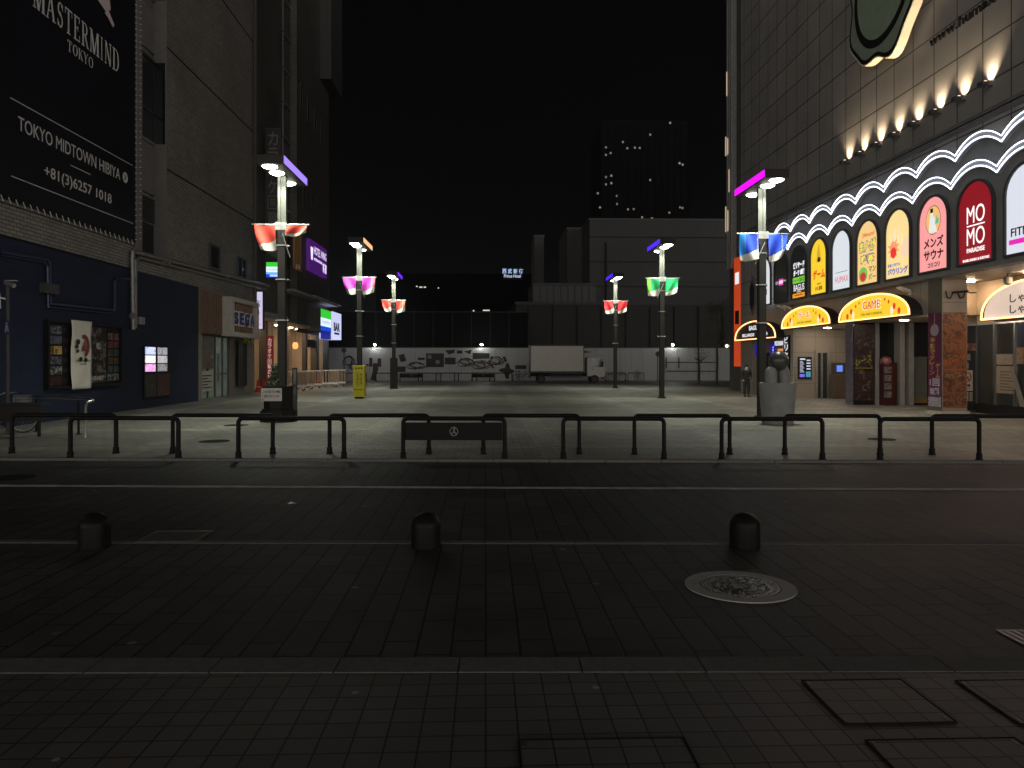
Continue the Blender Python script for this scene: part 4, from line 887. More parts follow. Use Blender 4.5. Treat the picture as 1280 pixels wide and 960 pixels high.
def store_sign(t, F, a, b, z0, z1, cut, txt, strip=True):
    h = z1 - z0
    MB().fbox(F, a, b, z0 + h * cut[0], z1, .001, .004).build('green_band', E((60, 205, 60), 1.0), t)
    MB().fbox(F, a, b, z0 + h * cut[1], z0 + h * cut[0], .001, .004).build('white_band', E((228, 242, 255), 1.15), t)
    MB().fbox(F, a, b, z0 + h * cut[2], z0 + h * cut[1], .001, .004).build('pale_blue_band', E((110, 185, 250), 1.0), t)
    MB().fbox(F, a, b, z0, z0 + h * cut[2], .001, .004).build('blue_band', E((15, 70, 215), 1.0), t)
    MB().text(txt, F, a + (b - a) * .10, a + (b - a) * .9, z0 + h * (cut[1] + .06), z0 + h * (cut[0] - .09), .005, .008, bold=.01).build('lettering', E((90, 150, 225), 1.0), t)
y = 45.6; x0, x1 = WY(332, 0, y).x, WY(352.5, 0, y).x; z1, z0 = WY(340, 327, y).z, WY(340, 347.5, y).z
t, F = blade('store_sign', 'small square lit store sign with green, white and blue bands, hung from the building', x0, x1, z0, z1, y, None, .3)
store_sign(t, F, x0 + .04, x1 - .04, z0 + .04, z1 - .04, (.70, .34, .20), 'FamilyMart')
MB().fbox(F, x0 + .25, x1 - .15, z0 + .08, z0 + .2, .0045, .0075).build('strip_text', E((190, 225, 255), 1), t)
y = 44.3; x0, x1 = WY(316, 0, y).x, WY(329, 0, y).x; z1, z0 = WY(325, 364, y).z, WY(325, 412, y).z
t, F = blade('lit_white_sign', 'lit white upright sign with faint pink print beyond the arcade corner', x0, x1, z0, z1, y, E((214, 208, 240), .9), .3)
mb = MB(); mb.text('店', F, x1 - .5, x1 - .15, z1 - .9, z1 - .5, .001, .004); mb.build('lettering', P((60, 55, 75)), t)
mb = MB(); mb.text('BILL', F, x1 - .62, x1 - .1, z0 + .25, z0 + .75, .001, .004); mb.fbox(F, x1 - .6, x1 - .1, z0 + .95, z0 + .98, .001, .004); mb.build('pink_print', E((235, 150, 205), .9), t)
s0, s1 = YL(382.5, XK), YL(404, XK); z1, z0 = ZL(382.5, 298, XK), ZL(404, 348, XK)
t = thing('hotel_sign', 'lit purple hotel sign with white letters, high on the dark building', 'sign', (XK, (s0 + s1) / 2, z0))
MB().fbox(FK, s0, s1, z0, z1, .01, .3).build('sign_box', E((62, 20, 92), 1.0), t)
F = FL(XK + .301); h = z1 - z0; L_ = s1 - s0
mb = MB(); mb.text('HOTEL WING', F, s0 + L_ * .22, s0 + L_ * .96, z0 + h * .58, z0 + h * .84, 0, .004, bold=.035); mb.text('INTERNATIONAL', F, s0 + L_ * .22, s0 + L_ * .72, z0 + h * .38, z0 + h * .47, 0, .004, bold=.02); mb.text('新宿', F, s0 + L_ * .74, s0 + L_ * .97, z0 + h * .13, z0 + h * .47, 0, .004, bold=.02)
mb.prism(F, [(s0 + L_ * .03, z0 + h * .76), (s0 + L_ * .17, z0 + h * .76), (s0 + L_ * .14, z0 + h * .35), (s0 + L_ * .06, z0 + h * .35)], 0, .004); mb.build('lettering', E((232, 215, 255), 1.3), t)
s0, s1 = YL(383, XK), YL(397.5, XK); z1, z0 = ZL(383, 384.5, XK), ZL(397.5, 416, XK)
t = thing('store_wall_sign', 'lit store sign in green, white and blue fixed flat to the dark building', 'sign', (XK, (s0 + s1) / 2, z0))
MB().fbox(FK, s0, s1, z0, z1, .01, 1.05).build('sign_box', MAT['dgrey'], t); store_sign(t, FL(XK + 1.05), s0 + .06, s1 - .06, z0 + .05, z1 - .05, (.60, .22, .20), 'FamilyMart')
MB().fbox(FL(XK + 1.05), s0 + 1.4, s1 - .1, z0 - .55, z0 - .02, -.3, 0).build('small_blue_sign', E((12, 25, 150), .8), t)
s0, s1 = YL(399, XK), YL(411.5, XK); z1, z0 = ZL(399, 389, XK), ZL(411, 425, XK)
t = thing('bar_sign', 'lit white sign with big black letters at the far end of the dark building', 'sign', (XK, (s0 + s1) / 2, z0))
MB().fbox(FK, s0, s1, z0, z1, .01, 1.03).build('sign_box', E((205, 208, 248), 1.0), t)
F = FL(XK + 1.031); h = z1 - z0; mb = MB(); mb.text('BAR', F, s0 + (s1 - s0) * .18, s0 + (s1 - s0) * .82, z0 + h * .30, z0 + h * .62, 0, .004, bold=.05); mb.fbox(F, s0 + .9, s1 - .9, z0 + h * .18, z0 + h * .25, 0, .004); mb.build('lettering', MAT['blackm'], t)
y = 46.6; x0, x1 = WY(333, 0, y).x, WY(341, 0, y).x; z1, z0 = 3.35, .65
t = thing('red_karaoke_sign', 'red upright sign with white karaoke letters by the lit shop front', 'sign', ((x0 + x1) / 2, y, z0)); MB().box((x0, y, z0), (x1, y + .2, z1)).build('sign_box', M('red_lit', (.10, .012, .012), .4, es=.12, ecol=srgb(200, 30, 30)), t)
mb = MB(); mb.vtext('カラオケ□歌広場', FC(y), x0 + .08, x1 - .08, z0 + .08, z1 - .12, 0, .004, bold=.01); mb.build('lettering', E((235, 190, 180), .8), t); MB().box((x0 + .05, y + .02, .03), (x1 - .05, y + .18, z0)).build('foot', MAT['dgrey'], t)
for i, px in enumerate((371.5, 381.5, 392, 413, 422.5)):
    y = 47.5 + i * 2.2; q = WY(px, 470, y)
    t = thing('crowd_barrier', 'pale slatted crowd barrier before the lit shops, %s from the left' % ORD[i], 'barrier', (q.x, q.y, .03), 'crowd barriers by the shops')
    hw = .5; mb = MB(); 
    for k in range(6): xx = q.x - hw + k * hw * 2 / 5; mb.box((xx - .05, q.y - .02, .12), (xx + .05, q.y + .02, 1.15))
    mb.build('slats', P((150, 130, 112)), t)
    mb = MB(); mb.box((q.x - hw - .05, q.y - .03, 1.15), (q.x + hw + .05, q.y + .03, 1.22)); mb.box((q.x - hw - .05, q.y - .03, .22), (q.x + hw + .05, q.y - .021, .34)); mb.build('rail', MAT['white'], t)
    mb = MB()
    for dx in (-hw + .1, hw - .1): mb.box((q.x + dx - .04, q.y - .25, .03), (q.x + dx + .04, q.y + .25, .12))
    mb.build('foot', MAT['dgrey'], t)
for i, (px, py, y) in enumerate(((323, 481, 45.3), (330, 481, 45.5), (397.5, 476, 60))):
    q = WY(px, py, y); t = thing('traffic_cone', ['red cone with a pale band at the arcade corner, the nearer one', 'red cone with a pale band beside the red karaoke sign', 'red cone with a pale band among the crowd barriers'][i], 'cone', (q.x, y, .03), 'red cones')
    MB().lathe((q.x, y, .03), [(.19, .03), (.05, .72), (.03, .72)], 16).build('cone', P((170, 25, 20)), t, smooth=50); MB().lathe((q.x, y, .03), [(.14, .28), (.095, .48)], 16).build('band', MAT['white'], t, smooth=50); mb = MB(); mb.box((q.x - .22, y - .22, .03), (q.x + .22, y + .22, .06)); mb.build('base', P((120, 20, 18)), t)
q = WY(369.2, 432, 50); t = thing('paper_lantern', 'small glowing orange lantern hanging under the shop ceiling', 'lantern', (q.x, q.y, q.z - .2))
MB().lathe((q.x, q.y, q.z - .22), [(.08, 0), (.16, .08), (.18, .22), (.16, .36), (.08, .44)], 16).build('shade', M('lantern', (.8, .4, .15), .6, noise=0, es=1.6, ecol=(1, .36, .10)), t, smooth=60); MB().cyl((q.x, q.y, q.z + .22), (q.x, q.y, 4.31), .01, n=5).build('cord', MAT['black'], t)

# ================================================================== RIGHT BUILDING (game centre)
F_ = FR(WR); yN, yF = 13.0, YR(926); XB = WR + 16
p0, p1 = YR(1177.5), YR(1160)                     # corner pillar
m_pan = tile('cladding', (.27, .26, .247), (.24, .232, .222), (.03, .03, .03), 1.26, 1.27, 'yz', 0, ms=.028, rough=.45, bump=.25, stain=.12, stscale=.6)
m_low = tile('stone_cladding', (.27, .245, .21), (.245, .225, .195), (.09, .08, .07), 1.3, 1.13, 'yz', .0, ms=.012, rough=.45, bump=.25, stain=.14)
m_lowx = tile('stone_cladding_front', (.30, .265, .215), (.28, .245, .20), (.10, .09, .07), 1.0, .75, 'xz', .0, ms=.010, rough=.45, bump=.25, stain=.14)
C = thing('game_building', 'pale clad building with scalloped neon edges, arched lit signs and game arcade doors', 'building', (WR, 26, 0))
MB().box((WR, yN, 4.55), (XB, yF, 30)).build('clad_wall', m_pan, C)
O0 = (YR(940), YR(978)); O1 = (YR(993.5), YR(1057.5)); O2 = (YR(1066.5), p1)
mb = MB(); ZO = 3.42
mb.box((WR + .001, p0 + .01, ZO), (WR + .84, yF, 4.549)); mb.box((WR + .84, p0 + 1.72, ZO), (XB, yF, 4.549))
mb.box((WR + .001, O0[0], 0), (XB, yF, ZO)); mb.box((WR + .001, O1[0], 0), (WR + 3.2, O0[1], ZO)); mb.box((WR + .001, O2[0], 0), (WR + 3.2, O1[1], ZO))
mb.box((WR + 3.2, p0 + 1.6, 0), (XB, O0[0], ZO)); mb.build('stone_wall', m_low, C)
mb = MB(); mb.box((WR, p0, .0), (WR + .85, p1, 4.548)); mb.build('pillar', m_lowx, C, bevel=.01)
mb = MB(); mb.box((WR - .05, p0 - .05, .02), (WR + .9, p1 + .05, .16)); mb.build('pillar_base', MAT['cream'], C)
# recess behind the pillar: doors face the viewer, window wall along the side
XR = 17.15; yD = p0 + 1.5
mb = MB(); mb.box((WR + .85, yD, 3.15), (XR + .1, yD + .2, 4.55)); mb.box((XR, yN, 3.15), (XR + .2, yD, 4.55)); mb.box((XR + .25, yN, .35), (XB, yD - .01, 4.5), MAT['blackm']); mb.build('recess_wall', MAT['cream'], C)
MB().box((XR - .12, yN, .03), (XR + .25, yD - .02, .34)).build('window_plinth', MAT['blackm'], C)
FD = FC(yD); dx0, dx1 = WR + .86, XR
d_ = MB()
for u_ in (0, .33, .38, .97): d_.fbox(FD, dx0 + (dx1 - dx0) * u_, dx0 + (dx1 - dx0) * u_ + .07, .03, 3.14, 0, .1)
d_.fbox(FD, dx0, dx1, 3.05, 3.14, .0, .11); d_.fbox(FD, dx0, dx1, .03, .12, 0, .11)
dr = d_.build('door', MAT['steel'], C); MB().fbox(FD, dx0 + .02, dx1 - .02, .13, 3.04, .01, .03).build('pane', MAT['glass2'], dr)
MB().fbox(FD, dx0 + .05, dx1, 2.18, 2.44, .03, .06).build('banner_strip', printed('door_strip', [srgb(120, 110, 100), srgb(150, 40, 35), srgb(160, 150, 135), srgb(130, 60, 40)], 5), C)
MB().box((WR + .86, yD + .2, .03), (XB, yD + .3, 3.1)).build('dark_interior', MAT['blackm'], C)
FWn = FR(XR); wn = MB()
for px in (1244, 1270, 1300): y = YR(px, XR); wn.fbox(FWn, -y, -y + .07, .35, 3.14, 0, .08)
wn.fbox(FWn, -yD, -yN, 3.06, 3.14, .0, .09)
w_ = wn.build('window', MAT['steel'], C); MB().fbox(FWn, -yD + .03, -yN, .35, 3.05, .005, .03).build('pane', MAT['glass2'], w_)
mb = MB()
for (dx, y, z, sx_, sz_) in ((dx0 + .15, 0, 1.25, .34, .62), (dx0 + .15, 0, .68, .34, .5), (dx0 + .80, 0, 1.85, .24, .22), (dx0 + .82, 0, 1.55, .16, .22), (dx0 + .85, 0, .42, .12, .32), (dx0 + 1.0, 0, .42, .12, .32)): MB().fbox(FD, dx, dx + sx_, z, z + sz_, .03, .035).build('door_notice', P((150, 145, 135)), C)
# no smoking poster on the door
t = thing('no_smoking_sign', 'white no smoking poster with a red ring on the glass door', 'sign', (dx0 + .95, yD - .04, .85)); a, b, z0, z1 = dx0 + .66, dx0 + 1.12, .78, 1.50
MB().fbox(FD, a, b, z0, z1, .036, .041).build('sheet', P((200, 192, 180)), t)
ring = lambda r: [((a + b) / 2 + r * math.cos(2 * math.pi * k / 28), z1 - .24 + r * 1.0 * math.sin(2 * math.pi * k / 28)) for k in range(29)]
mb = MB(); mb.strip(FD, ring(.18), ring(.145), .042, .045); mb.prism(FD, [((a + b) / 2 - .13, z1 - .13), ((a + b) / 2 - .10, z1 - .10), ((a + b) / 2 + .13, z1 - .35), ((a + b) / 2 + .10, z1 - .38)], .0425, .0455); mb.build('red_ring', P((150, 30, 25)), t)
mb = MB(); mb.fbox(FD, (a + b) / 2 - .11, (a + b) / 2 + .09, z1 - .26, z1 - .22, .0412, .0418); mb.text('禁煙', FD, (a + b) / 2 - .14, (a + b) / 2 + .14, z0 + .13, z0 + .24, .042, .045, bold=.02); mb.fbox(FD, a + .08, b - .08, z0 + .06, z0 + .075, .042, .045); mb.build('print', MAT['blackm'], t)
# papers and leaning board in the side window
t = thing('window_notices', 'white list sheet and small pictures stuck inside the shop window', 'notice', (XR, YR(1255, XR), 1)); mb = MB()
y = YR(1247, XR); mb.fbox(FWn, -y, -y + 1.0, .75, 1.65, .031, .036); mb.build('list_sheet', P((140, 128, 112)), t)
mb = MB(); mb.fbox(FWn, -y, -y + .8, 1.70, 2.05, .031, .036, printed('small_picture', [srgb(90, 80, 70), srgb(150, 140, 125), srgb(60, 50, 45)], 7)); mb.fbox(FWn, -y + .85, -y + 1.3, 1.72, 2.25, .031, .036, printed('small_picture_b', [srgb(100, 80, 60), srgb(160, 130, 100), srgb(50, 45, 45)], 7)); mb.build('pictures', None, t)
mb = MB()
for k in range(7): mb.fbox(FWn, -y + .18, -y + .85 - .12 * (k % 3), .85 + k * .10, .875 + k * .10, .0365, .038)
mb.build('print', MAT['blackm'], t)
y = YR(1262, XR - .08); t = thing('leaning_board', 'pale narrow board leaning against the shop window', 'board', (XR - .1, y, .35)); mb = MB(); mb.prism(lambda s, z, d: Vector((XR - .06 - d, -s, z)), [(-y, 1.62), (-y + .22, 1.58), (-y + .75, .36), (-y + .50, .36)], 0, .03); mb.build('board', P((120, 115, 105)), t)
# posters wrapped round the pillar
t = thing('pillar_poster', 'tall purple poster with crane game lettering on the side of the stone pillar', 'poster', (WR, (p0 + p1) / 2, .3))
a, b = -p1 + .02, -p0 - .02
MB().fbox(F_, a, b, .28, 3.42, .002, .012).build('sheet', P((92, 14, 58), .4), t)
mb = MB(); mb.vtext('クレーン', F_, a + .1, a + .38, 1.35, 2.02, .012, .015, bold=.02); mb.vtext('半額で', F_, a + .12, a + .42, 2.02, 2.62, .012, .015, bold=.02); mb.vtext('ゲーム', F_, a + .45, a + .68, 1.25, 1.75, .012, .015, bold=.02); mb.build('yellow_lettering', P((190, 165, 60)), t)
mb = MB(); mb.text('1回', F_, a + .1, b - .1, .98, 1.24, .012, .015, bold=.03); mb.text('無料', F_, a + .1, b - .1, .68, .94, .012, .015, bold=.03); mb.build('white_lettering', P((175, 168, 185)), t)
mb = MB(); cx, cz = (a + b) / 2, 2.85; mb.prism(F_, [(cx + .24 * math.cos(k * .4), cz + .2 * math.sin(k * .4)) for k in range(16)], .012, .015); mb.fbox(F_, cx - .02, cx + .02, cz + .2, 3.40, .012, .015); mb.build('claw_picture', P((150, 140, 150)), t)
MB().fbox(F_, a + .02, b - .02, .30, .62, .012, .014).build('crystal_pattern', printed('crystal', [srgb(60, 55, 60), srgb(170, 165, 170), srgb(90, 60, 80)], 9), t)
FP = FC(p0); a, b = WR + .03, WR + .82
t = thing('pillar_poster', 'tall brown and orange poster of jumbled pictures on the front of the stone pillar', 'poster', (WR + .42, p0, .3))
MB().fbox(FP, a, b, .28, 3.42, .002, .012).build('sheet', printed('jumble', [srgb(45, 25, 18), srgb(110, 66, 44), srgb(140, 92, 62), srgb(85, 50, 36), srgb(160, 120, 88)], 2.4, seed=3), t)
def scrawl(mb, F, a, b, z0, z1, n, d, r=.018, seed=1):
    rnd = random.Random(seed)
    for i in range(n):
        x0_ = a + (b - a) * i / n; w_ = (b - a) / n
        pts = [F(x0_ + w_ * rnd.uniform(.05, .95), z0 + (z1 - z0) * rnd.random(), d) for _ in range(5)]
        mb.tube(pts, r, 5)
mb = MB(); scrawl(mb, lambda s, z, d: FP(s, z + (s - a) * .35, d), a + .04, b - .04, 1.62, 1.86, 6, .014, .02); mb.fbox(FP, a + .02, b - .02, 1.52, 1.55, .012, .015); mb.build('orange_scrawl', P((190, 92, 40)), t)
mb = MB(); scrawl(mb, lambda s, z, d: FP(s, z + (s - a) * .2, d), a + .04, b - .04, 1.18, 1.36, 6, .014, .014, 5); mb.build('white_scrawl', P((150, 130, 115)), t)
# cornice, scalloped neon layers
mb = MB(); mb.fbox(F_, -yF, -yN, 9.02, 9.12, .001, .10); mb.fbox(F_, -yF, -yN, 9.22, 9.30, .001, .14); mb.build('cornice', MAT['darkconc'], C)
PIT = 2.17; Y0 = 23.06
centres = [Y0 + PIT * k for k in range(-6, 8)]
pc = lambda k: WX(640, 0, WR) and k
def depth_to_y(D): 
    # a point on the facade plane at camera depth D
    return (D - WR * math.sin(YAW)) / math.cos(YAW)
cy_ = [depth_to_y(d) for d in centres]
def scallop(zv, zc, off=0.0, n=14):
    out = []
    for c_ in cy_[::-1]:
        for i in range(n):
            u_ = -1 + 2 * i / n; out.append((-(c_ - u_ * -PIT / 2) if False else -c_ + u_ * PIT / 2, zv + (zc - zv) * (1 - abs(u_) ** 2.1) + off))
    out.append((-cy_[0] + PIT / 2, zv + off)); return out
lim = -depth_to_y(39.3)
lo = [q for q in scallop(7.32, 7.74) if q[0] > lim]; up = [q for q in scallop(8.20, 8.60) if q[0] > lim]
m_wave = M('scallop_board', (.20, .20, .20), .5, noise=.2, nscale=1.2)
mb = MB(); mb.strip(F_, lo, [(s, 4.56) for s, z in lo], .001, .26); mb.build('lower_scallop_board', m_wave, C)
mb = MB(); mb.strip(F_, up, [(s, 7.2) for s, z in up], .002, .12); mb.build('upper_scallop_board', m_wave, C)
for nm, cur, d in (('lower', lo, .26), ('upper', up, .12)):
    mb = MB(); mb.strip(F_, [(s, z + .045) for s, z in cur], [(s, z - .15) for s, z in cur], d - .05, d + .12); mb.build(nm + '_scallop_band', M(nm + '_band_paint', (.34, .34, .36), .5, noise=.15), C)
    t = thing('neon_trim', 'white neon lines following the %s scalloped edge of the game building' % nm, 'neon light', (WR - d, 30, 7)); 
    for off in (.065, -.105): mb = MB(); mb.tube([F_(s, z + off, d + .14) for s, z in cur], .012, 6); mb.build('neon_tube', MAT['neon'], t, smooth=60)
# arched panels
def arch(c_, hw, z0, zs, zt, n=14): return [(c_ - hw, z0), (c_ + hw, z0)] + [(c_ + hw * math.cos(math.pi * k / n), zs + (zt - zs) * math.sin(math.pi * k / n)) for k in range(n + 1)]
FPn = FR(WR - .26)
def panel(k, label, face, extra=None, nm='arched_sign'):
    c_ = -cy_[k + 6]; t = thing(nm, label, 'sign', (WR - .26, -c_, 4.76), 'arched signs of the game building')
    fo, fi = arch(c_, .87, 4.73, 6.44, 7.27), arch(c_, .80, 4.80, 6.44, 7.20)
    mb = MB(); mb.strip(FPn, fo[1:] + fo[:2], fi[1:] + fi[:2],   .003, .10); mb.build('frame', MAT['dgrey'], t)
    MB().prism(FPn, fi, .004, .04).build('face', face, t)
    F = FR(WR - .301)
    if extra: extra(t, F, c_)
    return t
def TX(t, F, items, mat, nm='lettering'):
    mb = MB()
    for (s, a, b, z0, z1, bo) in items: mb.text(s, F, a, b, z0, z1, 0, .004, bold=bo)
    return mb.build(nm, mat, t)
def momo(t, F, c):
    TX(t, F, [('MO', c - .42, c + .42, 5.98, 6.50, .05), ('MO', c - .42, c + .42, 5.32, 5.84, .05), ('PARADISE', c - .42, c + .42, 5.10, 5.24, .02), ('SHABU-SHABU & SUKIYAKI', c - .62, c + .62, 4.96 - .12, 4.92, .02)], E((255, 245, 245), 1.2)).name = 'lettering'
    MB().fbox(F, c - .42, c + .42, 5.89, 5.93, 0, .004).build('rule_line', E((255, 245, 245), 1.2), t)
def sauna(t, F, c):
    MB().prism(F, [(c - .02 + .40 * math.cos(k * .2618), 6.45 + .46 * math.sin(k * .2618)) for k in range(24)], 0, .002).build('oval', E((245, 195, 120), .95), t)
    mb = MB(); mb.prism(F, [(c - .02 + .42 * math.cos(k * .2618), 6.45 + .48 * math.sin(k * .2618)) for k in range(24)], -.001, .001); mb.build('oval_rim', P((80, 50, 30)), t)
    mb = MB(); mb.prism(F, [(c - .10 + .09 * math.cos(k * .5236), 6.62 + .1 * math.sin(k * .5236)) for k in range(12)], .002, .004); mb.prism(F, [(c - .26, 6.05), (c + .22, 6.03), (c + .10, 6.30), (c + .06, 6.55), (c - .2, 6.55), (c - .24, 6.3)], .002, .0045); mb.build('bather', E((240, 240, 235), .9), t)
    mb = MB(); mb.fbox(F, c - .17, c - .02, 6.70, 6.84, .005, .007); mb.build('bather_hair', P((15, 15, 15)), t)
    MB().prism(F, [(c + .1, 6.3), (c + .28, 6.3), (c + .33, 6.5), (c + .24, 6.45), (c + .2, 6.62), (c + .14, 6.45)], .005, .007).build('palm_leaf', E((120, 200, 165), .8), t)
    TX(t, F, [('メンズ', c - .55, c + .55, 5.55, 5.90, .035), ('サウナ', c - .55, c + .55, 5.15, 5.48, .035), ('コリコリ', c - .32, c + .34, 4.90, 5.06, .04)], E((45, 10, 16), 1.))
def bowl(t, F, c):
    mb = MB()
    for i, (dx, z, h) in enumerate(((-.5, 6.25, .4), (-.24, 6.35, .48), (.02, 6.30, .5), (.25, 6.15, .4))):
        mb.prism(F, [(c + dx + a * h * .34, z + b * h) for a, b in ((-.28, -.5), (.28, -.5), (.42, -.15), (.16, .2), (.22, .4), (0, .5), (-.22, .4), (-.16, .2), (-.42, -.15))], 0, .003)
    mb.build('pins', E((250, 235, 190), .95), t)
    mb = MB(); mb.prism(F, [(c - .3 + (.42 if k % 2 else .22) * math.cos(k * .3142), 5.88 + (.42 if k % 2 else .22) * math.sin(k * .3142)) for k in range(20)], 0.0, .002); mb.build('burst', E((250, 160, 110), .95), t)
    MB().prism(F, [(c - .3 + .2 * math.cos(k * .4488), 5.72 + .2 * math.sin(k * .4488)) for k in range(14)], .003, .005).build('bowling_ball', E((235, 50, 40), 1.), t)
    MB().prism(F, [(c + .78, 6.2), (c + .50, 6.15), (c + .22, 5.9), (c + .20, 5.55), (c + .48, 5.45), (c + .78, 5.55)], 0, .003).build('round_shape', E((250, 215, 180), .95), t)
    TX(t, F, [('新宿コパボウル', c - .68, c + .15, 5.22, 5.34, .02), ('ボウリング', c - .68, c + .64, 4.92, 5.17, .04)], E((50, 80, 190), 1.))
def manga(t, F, c):
    TX(t, F, [('24hours!', c - .42, c + .5, 6.62, 6.78, .02)], E((230, 110, 50), .9), 'small_lettering')
    TX(t, F, [('まんが', c - .66, c + .64, 6.02, 6.52, .10), ('喫茶', c - .55, c + .55, 5.55, 5.95, .09)], E((62, 70, 135), 1.), 'letter_outline')
    mb = MB(); F2_ = lambda s, z, d: F(s, z, d + .0045); mb.text('まんが', F2_, c - .62, c + .60, 6.06, 6.48, 0, .003, bold=.035); mb.text('喫茶', F2_, c - .51, c + .51, 5.59, 5.91, 0, .003, bold=.03); mb.build('lettering', E((245, 225, 70), 1.), t)
    TX(t, F, [('マン', c + .08, c + .62, 5.22, 5.46, .05), ('ボー', c + .08, c + .62, 4.92, 5.16, .05)], E((150, 140, 60), .8), 'shop_lettering')
    MB().prism(F, [(c - .36 + .34 * math.cos(k * .4), 5.18 + .30 * math.sin(k * .4)) for k in range(16)], 0, .003).build('green_disc', E((120, 200, 90), .9), t)
    MB().prism(F, [(c - .36 + .24 * math.cos(k * .4), 5.10 + .18 * math.sin(k * .4)) for k in range(16)], .003, .005).build('red_disc', E((215, 60, 50), .9), t)
def humax(t, F, c):
    TX(t, F, [('HUMAX', c - .58, c + .58, 5.08, 5.34, .0)], E((225, 105, 115), .9)); MB().fbox(F, c - .55, c + .52, 5.50, 5.52, 0, .003).build('rule_line', P((120, 120, 120)), t)
def game(t, F, c):
    TX(t, F, [('ゲーム', c - .62, c + .62, 5.45, 5.88, .04)], E((225, 40, 25), 1.)); TX(t, F, [('GAME FUN', c - .2, c + .2, 5.20, 5.28, .0), ('かに道場', c - .36, c + .34, 4.95, 5.14, .02)], P((140, 110, 30)), 'small_lettering')
    mb = MB(); mb.prism(F, [(c - .2, 6.5), (c - .05, 6.95), (c + .05, 6.95), (c + .16, 6.5), (c + .3, 6.2), (c - .25, 6.2)], 0, .003); mb.build('pointed_shape', E((215, 180, 50), .9), t); MB().prism(F, [(c + .02 + .15 * math.cos(k * .5), 6.3 + .12 * math.sin(k * .5)) for k in range(13)], .003, .005).build('red_spot', P((190, 60, 40)), t)
def bagus(t, F, c):
    TX(t, F, [('ビリヤード', c - .62, c + .64, 6.20, 6.50, .045), ('ダーツ 卓球', c - .62, c + .64, 5.84, 6.14, .045), ('BAGUS', c - .58, c + .62, 5.14, 5.44, .0)], E((240, 240, 250), 1.1))
    MB().fbox(F, c - .70, c + .70, 5.50, 5.78, 0, .003).build('green_band', E((120, 200, 60), 1.), t); TX(t, lambda s, z, d: F(s, z, d + .004), [('シミュレーション', c - .6, c - .02, 5.60, 5.68, .02), ('ゴルフ', c + .04, c + .62, 5.55, 5.73, .03)], P((20, 40, 15)), 'golf_lettering')
    MB().fbox(F, c - .70, c + .70, 4.82, 5.02, 0, .003).build('orange_band', E((250, 160, 40), 1.), t); TX(t, lambda s, z, d: F(s, z, d + .004), [('SHINJUKU', c - .5, c + .5, 4.86, 4.98, .02)], P((120, 70, 15)), 'band_lettering'); TX(t, F, [('新宿店', c - .22, c + .26, 5.05, 5.12, .02)], E((250, 200, 90), 1.), 'small_lettering')
def pink(t, F, c):
    TX(t, F, [('新宿', c - .7, c - .3, 5.68, 5.84, .03), ('キャバ', c + .3, c + .75, 5.72, 5.86, .03)], E((190, 190, 200), .8)); MB().fbox(F, c - .28, c + .28, 5.60, 5.92, 0, .003).build('pink_block', E((225, 70, 180), .9), t); TX(t, lambda s, z, d: F(s, z, d + .004), [('HOTLINE', c - .24, c + .24, 5.68, 5.84, .03)], E((255, 235, 250), 1.), 'block_lettering')
def whitep(t, F, c): TX(t, F, [('〜', c - .3, c + .3, 5.7, 5.9, .02), ('M', c - .2, c + .25, 5.3, 5.6, .0)], P((50, 50, 55)))
def nearp(t, F, c): TX(t, F, [('FITNESS', c - .62, c + .62, 5.28, 5.52, .02)], P((20, 20, 24))); MB().fbox(F, c - .70, c + .6, 5.06, 5.20, 0, .003).build('magenta_bar', E((230, 40, 180), 1.), t)
panel(-1, 'lit white arched sign with a magenta bar, cut by the photo edge', E((222, 226, 238), .95), nearp)
panel(0, 'dark red arched sign with large white letters on the game building', E((138, 22, 32), 1.), momo)
panel(1, 'pink arched sauna sign with an oval bather picture', E((250, 160, 158), 1.), sauna)
panel(2, 'cream arched bowling sign with pins, a red ball and blue letters', E((250, 220, 150), 1.), bowl)
panel(3, 'orange and cream arched cafe sign with fat yellow letters', E((245, 205, 135), 1.), manga)
panel(4, 'plain white arched sign with thin pink letters', E((222, 230, 236), .95), humax)
panel(5, 'bright yellow arched sign with red Japanese letters', E((250, 208, 50), 1.), game)
panel(6, 'black arched sign with white letters and green and orange bands', E((14, 13, 15), 1.), bagus)
panel(7, 'dark unlit arched sign with a small pink block', M('dark_panel', (.02, .02, .022), .4), pink)
# arch 8: partly behind the lamp pole
c8 = -(cy_[-1] + PIT); cy_.append(cy_[-1] + PIT)
panel(8, 'white arched sign with thin black marks, farthest from the viewer, behind a lamp pole', E((225, 230, 236), .9), whitep)
